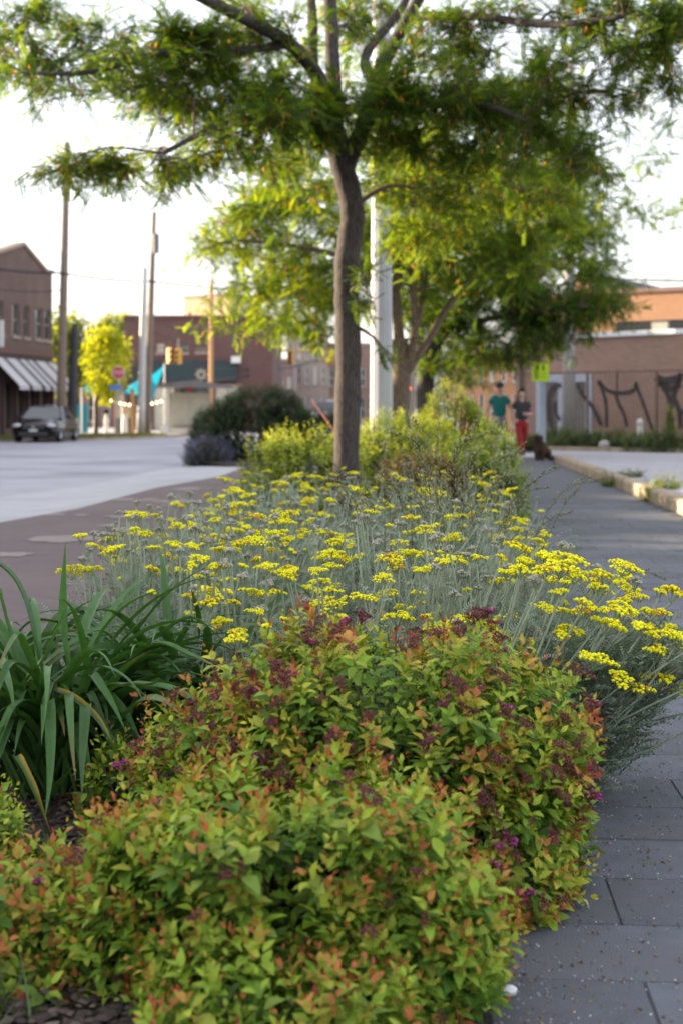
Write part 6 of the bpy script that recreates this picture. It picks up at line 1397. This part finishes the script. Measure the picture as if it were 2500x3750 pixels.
# far street trees and hills of trees on the left
def round_tree(label, base, trunk_h, r0, c, rx, ry, rz, n, seed, cols, size=.16, group=None):
    base = Vector(base); e = empty('street_tree', base, 0, label, 'tree', group); r = np.random.default_rng(seed); mb = MB(); mb.tube([(0, 0, -.05), (.02, 0, trunk_h*.5), (0, 0, trunk_h)], [r0*1.3, r0, r0*.8], 9); mb.build('trunk', M['bark'], e); mb = MB()
    u = unit(r.normal(size=(n, 3))); q = r.uniform(.35, 1, n)**.5; P = np.array(c) - np.array(tuple(base)) + u*np.array([rx, ry, rz])*(q*(1 + .22*lump(u, seed, 3)))[:, None]
    for k in range(14): p = Vector(P[k]); mb.tube(spline([Vector((0, 0, trunk_h*.9)), Vector((p.x*.5, p.y*.5, (trunk_h + p.z)/2 + .1)), p], 4), [r0*.4]*4 + [r0*.2]*4 + [.01], 5)
    mb.build('limbs', M['bark'], e); k = 7; L = np.repeat(P, k, 0) + r.normal(0, size*.8, (n*k, 3)); d = r.normal(size=(n*k, 3)); d[:, 2] -= .3; C = ramp(np.clip(np.repeat(r.uniform(0, 1, n), k) + r.normal(0, .1, n*k), 0, 1), cols)
    V, T, C = stamp(*leaf_template(.3, fine=False), frames(d, r.normal(size=(n*k, 3)))*(size*r.uniform(.6, 1.3, n*k))[:, None, None], L, C); tag(link_mesh('crown', np_mesh('crown', V, T, C, M['tree_leaf']), e), kind='stuff'); return e
b0 = at(352, 1600, 66.0)*Vector((1, 1, 0)); LC = [(0, (.13, .19, .025)), (.5, (.22, .27, .03)), (1, (.32, .34, .04))]
cc = at(388, 1335, 66.0); round_tree('small yellow green street tree between the poles at the left', b0, 1.6, .09, (cc.x, cc.y, cc.z), 1.0, .95, 1.95, 620, 91, LC, .17)
t2_ = at(385, 1440, 66.0)
cc = at(372, 1440, 66.3); e_ = bpy.data.objects.get('street_tree')
FC2 = [(0, (.07, .10, .03)), (.6, (.12, .16, .045)), (1, (.2, .23, .06))]
for i, (px, py, Y, rx, rz_, lb) in enumerate([(430, 1235, 125, 2.4, 1.9, 'pale green tree crown showing above the roofs at the left'), (250, 1300, 90, 1.6, 2.6, 'narrow green tree between brick shop and black post')]):
    c_ = at(px, py, Y); round_tree(lb, (c_.x, c_.y, 0), c_.z - rz_*.6, .16, tuple(c_), rx, rx, rz_, 500, 95+i, FC2, .34, group='trees beyond the roofs')

# ------------------------------------------------------------------ litter, mulch chips, pebbles
def scatter(name, pts, sizes, cols, label, cat, seed, flat=.35):
    r = np.random.default_rng(seed); n = len(pts); tv = np.array([(-.5, -.3, 0), (.5, -.25, 0), (.45, .3, 0), (-.4, .28, 0), (-.3, -.15, .5), (.3, -.1, .6), (.25, .18, .5), (-.25, .2, .6)]); tt_ = np.array([(0, 1, 5, 4), (1, 2, 6, 5), (2, 3, 7, 6), (3, 0, 4, 7), (4, 5, 6, 7)])
    a = r.uniform(0, 6.28, n); d = np.stack([np.cos(a), np.sin(a), r.normal(0, .15, n)], 1); Mx = frames(d, np.tile([0, 0, 1.], (n, 1)) + r.normal(0, .2, (n, 3)))*np.asarray(sizes)[:, None, None]; Mx[:, :, 2] *= flat
    V, T, C = stamp(tv, tt_, Mx, np.array(pts), np.array(cols)[r.integers(len(cols), size=n)]*r.uniform(.7, 1.3, (n, 1))); tag(link_mesh(name, np_mesh(name, V, T, C, M['chip'])), label, cat, kind='stuff')
r = np.random.default_rng(8); pts = []
while len(pts) < 6500:
    y = r.uniform(2.3, 4.2); x = r.uniform(edge(bed_l, y) + .02, edge(bed_r, y) - .02); pts.append((x, y, .012 + .05*math.sin(math.pi*(x - edge(bed_l, y))/(edge(bed_r, y) - edge(bed_l, y))) + r.uniform(-.004, .01)))
scatter('bark_mulch', pts, r.uniform(.012, .035, len(pts)), [(.05, .035, .03), (.085, .06, .05), (.035, .025, .02), (.12, .095, .08)], 'dark bark mulch chips covering the bed', 'mulch', 9, .25)
pts = []
while len(pts) < 3400:
    y = 2.3 + 12*r.uniform(0, 1)**1.6; x = r.uniform(edge(bed_r, y) - .02, min(side_r(y), .26*y + .1)); dens = .35 + .65*(lump(np.array([[x*3, y*1.5, 0]]), 21)[0] > .05) if y > 3.4 else .22
    s_ = ((Vector((x, y, 0)) - org).dot(uy)/PL + .5) % 1.0
    if s_ < .06 or s_ > .94: dens = 1.0
    if x - edge(bed_r, y) < .25: dens = max(dens, .6)
    if r.uniform() < dens: pts.append((x, y, .002))
scatter('leaf_litter', pts, r.uniform(.003, .010, len(pts)), [(.16, .10, .03), (.11, .07, .03), (.20, .14, .04), (.08, .055, .04)], 'small dry brown litter strewn over the pavement', 'litter', 10, .4)
pts = []
while len(pts) < 1600:
    y = 2.3 + 5*r.uniform(0, 1)**1.6; x = r.uniform(edge(bed_r, y) - .02, .26*y + .1); s_ = ((Vector((x, y, 0)) - org).dot(uy)/PL + .5) % 1.0
    if r.uniform() < (.9 if s_ < .05 or s_ > .95 or x - edge(bed_r, y) < .12 else .3): pts.append((x, y, .002))
scatter('grit', pts, r.uniform(.002, .006, len(pts)), [(.45, .44, .43), (.35, .33, .32), (.22, .21, .21)], 'fine pale grit on the pavement joints', 'grit', 12, .7)

# ------------------------------------------------------------------ people and dog
def skinned(name, verts, edges, radii, root, mat, parent, sub=2):
    me = bpy.data.meshes.new(name); me.from_pydata([tuple(v) for v in verts], edges, []); o = link_mesh(name, me, parent, mat)
    md = o.modifiers.new('skin', 'SKIN'); md.use_smooth_shade = True
    for i, q in enumerate(radii):
        rr = q if isinstance(q, tuple) else (q, q); me.skin_vertices[0].data[i].radius = rr; me.skin_vertices[0].data[i].use_root = (i == root)
    s = o.modifiers.new('sub', 'SUBSURF'); s.levels = sub; s.render_levels = sub; return o

class Fig:
    def __init__(s): s.v, s.e, s.r, s.i = [], [], [], {}
    def p(s, key, co, rad, to=None):
        s.i[key] = len(s.v); s.v.append(co); s.r.append(rad)
        if to is not None: s.e.append((s.i[to], s.i[key]))
        return s
def hand(f, side, wrist, palm, dirs, k):
    """palm and five fingers of unequal length; the thumb leaves the side of the palm"""
    w, pm = Vector(wrist), Vector(palm); d = (pm - w).normalized(); across = Vector(dirs[0]).normalized(); curl = Vector(dirs[1]).normalized()
    f.p(side+'palm', tuple(pm), .030*k, side+'wrist')
    for n, (off, ln) in enumerate(((-.030, .068), (-.010, .078), (.010, .072), (.028, .056))):
        a = pm + d*.035*k + across*off*k; f.p(f'{side}f{n}a', tuple(a), .0095*k, side+'palm'); b = a + (d*.8 + curl*.5).normalized()*ln*.55*k; f.p(f'{side}f{n}b', tuple(b), .009*k, f'{side}f{n}a'); c = b + (d*.3 + curl*.95).normalized()*ln*.5*k; f.p(f'{side}f{n}c', tuple(c), .0075*k, f'{side}f{n}b')
    t = pm - across*.035*k; f.p(side+'t0', tuple(t), .0105*k, side+'palm'); f.p(side+'t1', tuple(t + (d*.5 - across*.6 + curl*.5).normalized()*.04*k), .0095*k, side+'t0'); f.p(side+'t2', tuple(t + (d*.8 - across*.4 + curl*.9).normalized()*.068*k), .008*k, side+'t1')

SKIN = plain('skin', (.50, .30, .22), .55, var=.06); SKIN2 = plain('fair_skin', (.56, .36, .28), .55, var=.06)
def person(label, loc, rz, H, skin, top, bottom, trousers, arms, stride, hair_mat, cap=None, shoe=None):
    e = empty('person', loc, rz, label, 'person'); k = H/1.78; f = Fig(); S = lambda x, y, z: (x*k, y*k, z*k)
    f.p('pelvis', S(0, 0, .95), (.15*k, .11*k)).p('waist', S(0, 0, 1.10), (.135*k, .10*k), 'pelvis').p('chest', S(0, .01, 1.32), (.155*k, .11*k), 'waist').p('neck', S(0, 0, 1.48), .058*k, 'chest').p('jaw', S(0, -.02, 1.56), .068*k, 'neck').p('face', S(0, -.02, 1.64), (.078*k, .092*k), 'jaw').p('crown', S(0, -.005, 1.715), (.066*k, .078*k), 'face')
    f.p('nose', S(0, -.112, 1.625), .012*k, 'face')
    for s, sg in (('l', 1), ('r', -1)):
        f.p(s+'ear', S(sg*.083, 0, 1.63), .014*k, 'face')
        sh, el, wr, pm, ac, cu = arms[s]; f.p(s+'sh', S(sg*.175, .01, 1.42), .062*k, 'chest').p(s+'ua', S(*((Vector((sg*.175, .01, 1.42)) + Vector(el))/2)), .05*k, s+'sh').p(s+'elbow', S(*el), .042*k, s+'ua').p(s+'fa', S(*((Vector(el)*.6 + Vector(wr)*.4))), .041*k, s+'elbow').p(s+'wrist', S(*wr), .027*k, s+'fa'); hand(f, s, S(*wr), S(*pm), (ac, cu), k)
        kn, an, to = stride[s]; f.p(s+'hip', S(sg*.095, 0, .90), .095*k, 'pelvis').p(s+'thigh', S(*(Vector((sg*.095, 0, .88))*.5 + Vector(kn)*.5)), .078*k, s+'hip').p(s+'knee', S(*kn), .056*k, s+'thigh').p(s+'calf', S(*(Vector(kn)*.65 + Vector(an)*.35 + Vector((0, .015, 0)))), .054*k, s+'knee').p(s+'ankle', S(*an), .036*k, s+'calf').p(s+'toe', S(*to), .032*k, s+'ankle')
    skinned('body', f.v, f.e, f.r, 0, skin, e)
    # shirt, then trousers or shorts: skins grown over the same joints
    g = Fig(); V = lambda key: f.v[f.i[key]]
    g.p('hem', S(0, 0, .88), (.178*k, .135*k)).p('waist', S(0, 0, 1.08), (.170*k, .128*k), 'hem').p('chest', S(0, .01, 1.30), (.185*k, .13*k), 'waist').p('yoke', S(0, .005, 1.415), (.12*k, .085*k), 'chest')
    for s, sg in (('l', 1), ('r', -1)):
        el = Vector(arms[s][1]); g.p(s+'sh', S(sg*.17, .01, 1.405), .078*k, 'chest').p(s+'cuff', S(*(Vector((sg*.175, .01, 1.42))*.42 + el*.58)), .068*k, s+'sh')
    skinned('t_shirt', g.v, g.e, g.r, 0, top, e)
    g = Fig(); g.p('waist', S(0, 0, .985), (.165*k, .125*k)).p('seat', S(0, .005, .90), (.170*k, .13*k), 'waist')
    for s, sg in (('l', 1), ('r', -1)):
        kn, an = Vector(stride[s][0]), Vector(stride[s][1]); hp = Vector((sg*.095, 0, .86)); g.p(s+'th', S(*(hp*.8 + kn*.2)), .105*k, 'seat').p(s+'mid', S(*(hp*.45 + kn*.55)), .095*k if trousers == 'shorts' else .09*k, s+'th')
        if trousers == 'shorts': g.p(s+'hem', S(*(hp*.12 + kn*.88)), .092*k, s+'mid')
        else: g.p(s+'kn', S(*kn), .068*k, s+'mid').p(s+'ca', S(*(kn*.6 + an*.4)), .062*k, s+'kn').p(s+'an', S(*(an*.92 + kn*.08)), .048*k, s+'ca')
    skinned(trousers, g.v, g.e, g.r, 0, bottom, e)
    for s in 'lr':
        a, t = Vector(S(*stride[s][1])), Vector(S(*stride[s][2])); mb = MB(); d = t - a; mb.sm = True; mb.tube([a - d*.35 + Vector((0, 0, -.02*k)), a + Vector((0, 0, -.015*k)), a + d*.6, t + d*.12], [.03*k, .05*k, .046*k, .022*k], 10); mb.build('shoe', shoe or M['dark'], e)
    for sg in (1, -1): mb = MB(); mb.ellipsoid(S(sg*.03, -.100, 1.648), .012*k, .008*k, .008*k, 8, 6); mb.build('eye', M['dark'], e)
    mb = MB(); mb.ellipsoid(S(0, -.098, 1.568), .024*k, .008*k, .007*k, 8, 5); mb.build('mouth', plain('lips', (.35, .13, .11), .5), e)
    if cap:
        mb = MB(); n = 16; V_ = [S(0, .0, 1.81)]; F_ = []
        for j, (q, z) in enumerate(((.05, 1.80), (.085, 1.765), (.100, 1.70), (.101, 1.672))): V_ += [S(q*math.cos(2*math.pi*a/n), q*1.12*math.sin(2*math.pi*a/n), z) for a in range(n)]
        F_ += [(0, 1 + (a+1) % n, 1 + a) for a in range(n)] + [(1+j*n+a, 1+j*n+(a+1) % n, 1+(j+1)*n+(a+1) % n, 1+(j+1)*n+a) for j in range(3) for a in range(n)]; mb.sm = True; mb.add(V_, F_)
        mb.add([S(-.09, -.05, 1.685), S(.09, -.05, 1.685), S(.075, -.17, 1.665), S(0, -.195, 1.662), S(-.075, -.17, 1.665), S(-.09, -.05, 1.676), S(.09, -.05, 1.676), S(.075, -.17, 1.656), S(0, -.195, 1.653), S(-.075, -.17, 1.656)], [(0, 1, 2, 3, 4), (9, 8, 7, 6, 5), (0, 4, 9, 5), (4, 3, 8, 9), (3, 2, 7, 8), (2, 1, 6, 7)]); mb.build('cap', cap, e)
        mb = MB(); mb.sm = True; mb.ellipsoid(S(0, .03, 1.645), .088*k, .085*k, .05*k); mb.build('hair', hair_mat, e)
    else:
        mb = MB(); n = 14; prof = [(1.80, .03, .0), (1.775, .075, .005), (1.71, .098, .012), (1.62, .106, .03), (1.52, .115, .05), (1.44, .10, .06), (1.38, .07, .065)]; V_, F_ = [], []
        for z, q, yo in prof:
            for a in range(n+1):
                th = math.radians(-42 + 264*a/n); V_.append(S(q*math.cos(th), yo + q*1.05*math.sin(th), z))
        m_ = n+1; F_ = [(j*m_+a, j*m_+a+1, (j+1)*m_+a+1, (j+1)*m_+a) for j in range(len(prof)-1) for a in range(n)] + [tuple(range(m_))]; mb.sm = True; mb.add(V_, F_); o = mb.build('hair', hair_mat, e); sd = o.modifiers.new('solid', 'SOLIDIFY'); sd.thickness = .02*k; sd.offset = 0
    return e
walk_l = dict(l=((.10, -.16, .50), (.10, -.20, .085), (.105, -.33, .03)), r=((-.10, .02, .49), (-.10, .22, .15), (-.10, .14, .035)))
walk_r = dict(r=((-.09, -.14, .50), (-.085, -.20, .085), (-.09, -.32, .03)), l=((.09, .03, .49), (.085, .20, .14), (.085, .12, .035)))
man_arms = dict(l=(None, (.285, .02, 1.13), (.30, -.06, .89), (.302, -.08, .82), (0, 1, 0), (-1, 0, 0)), r=(None, (-.285, .06, 1.14), (-.31, .03, .89), (-.312, .015, .81), (0, 1, 0), (1, 0, 0)))
wom_arms = dict(l=(None, (.27, .02, 1.12), (.13, -.24, 1.12), (.065, -.27, 1.12), (0, 0, 1), (-1, 0, 0)), r=(None, (-.27, .05, 1.14), (-.27, -.02, .89), (-.27, -.04, .82), (0, 1, 0), (1, 0, 0)))
person('man in teal T shirt, grey shorts and dark cap walking towards us', (3.88, 35.0, 0), R(-4), 1.80, SKIN, plain('teal_cotton', (.006, .145, .135), .85, var=.1, scale=20), plain('grey_cotton', (.16, .165, .22), .85, var=.12, scale=20), 'shorts', man_arms, walk_l, plain('dark_hair', (.03, .022, .018), .7), cap=plain('navy_cap', (.012, .016, .028), .8), shoe=plain('grey_shoe', (.18, .18, .19), .7))
wm_ = person('woman in dark grey T shirt and red trousers walking beside the man', (4.36, 34.5, 0), R(5), 1.64, SKIN2, plain('charcoal_cotton', (.045, .046, .052), .9, var=.12, scale=20), plain('red_trousers', (.30, .012, .016), .8, var=.12, scale=16), 'trousers', wom_arms, walk_r, plain('brown_hair', (.10, .055, .035), .6), shoe=M['dark'])
ab = MB(); ab.tube([(.23, .02, 1.13), (.225, .01, 1.07)], [.058, .055], 12); ab.build('arm_band', plain('magenta_band', (.40, .03, .16), .6), wm_)
hb = empty('shoulder_bag', (4.36 - .02, 34.36, .0), R(5), 'small black bag held at the woman\'s waist', 'bag'); mb = MB(); mb.box(-.12, .06, -.13, -.04, .93, 1.07, .02); mb.build('pouch', M['black'], hb); mb = MB(); mb.tube(spline([(-.1, -.08, 1.07), (-.06, -.10, 1.2), (.06, -.06, 1.33)], 5), [.008]*11, 5); mb.build('strap', M['black'], hb)
# brown curly dog sitting on the pavement
dg_ = empty('dog', (4.40, 31.7, 0), R(8), 'curly dark brown dog sitting on the pavement before the woman', 'dog'); f = Fig()
f.p('withers', (0, .0, .36), .105).p('mid', (.075, .07, .27), .13, 'withers').p('rump', (.15, .13, .15), .135, 'mid').p('tail', (.27, .19, .06), .03, 'rump').p('tail2', (.36, .15, .05), .022, 'tail')
f.p('chest', (-.015, -.045, .28), .105, 'withers').p('neck', (-.02, -.035, .45), .075, 'withers').p('head', (-.03, -.06, .535), .075, 'neck').p('muz', (-.045, -.135, .515), .042, 'head').p('nose', (-.052, -.175, .508), .03, 'muz')
for s, x, y in (('l', .055, -.06), ('r', -.085, -.05)): f.p(s+'sh', (x, y, .25), .062, 'chest').p(s+'wr', (x, y-.01, .12), .042, s+'sh').p(s+'ft', (x, y-.02, .03), .038, s+'wr').p(s+'pw', (x, y-.06, .025), .028, s+'ft')
for s, x, y in (('l', .235, .02), ('r', .02, .12)): f.p(s+'st', (x-.01, y, .15), .085, 'rump').p(s+'hk', (x+.02, y+.02, .06), .045, s+'st').p(s+'hp', (x-.02, y-.09, .03), .034, s+'hk')
for s, sg in (('l', 1), ('r', -1)): f.p(s+'ear', (-.03+sg*.072, -.045, .53), .03, 'head').p(s+'ear2', (-.03+sg*.092, -.05, .46), .028, s+'ear')
fur = plain('curly_fur', (.055, .027, .017), .95, var=.35, scale=40, bump=1.0, bscale=60)
do = skinned('body', f.v, f.e, f.r, 0, fur, dg_, 3); tx_ = bpy.data.textures.new('fur', 'CLOUDS'); tx_.noise_scale = .035; dm = do.modifiers.new('curl', 'DISPLACE'); dm.texture = tx_; dm.strength = .035; dm.mid_level = .4
mb = MB(); mb.ellipsoid((-.055, -.206, .512), .016, .010, .012, 8, 6); mb.build('nose', M['black'], dg_)
for sg in (1, -1): mb = MB(); mb.ellipsoid((-.04+sg*.03, -.125, .555), .008, .006, .008, 8, 6); mb.build('eye', M['black'], dg_)
mb = MB(); mb.tube([(-.02, -.03, .43), (-.025, -.045, .455)], [.082, .082], 14, cap=False); mb.build('collar', M['dark'], dg_)
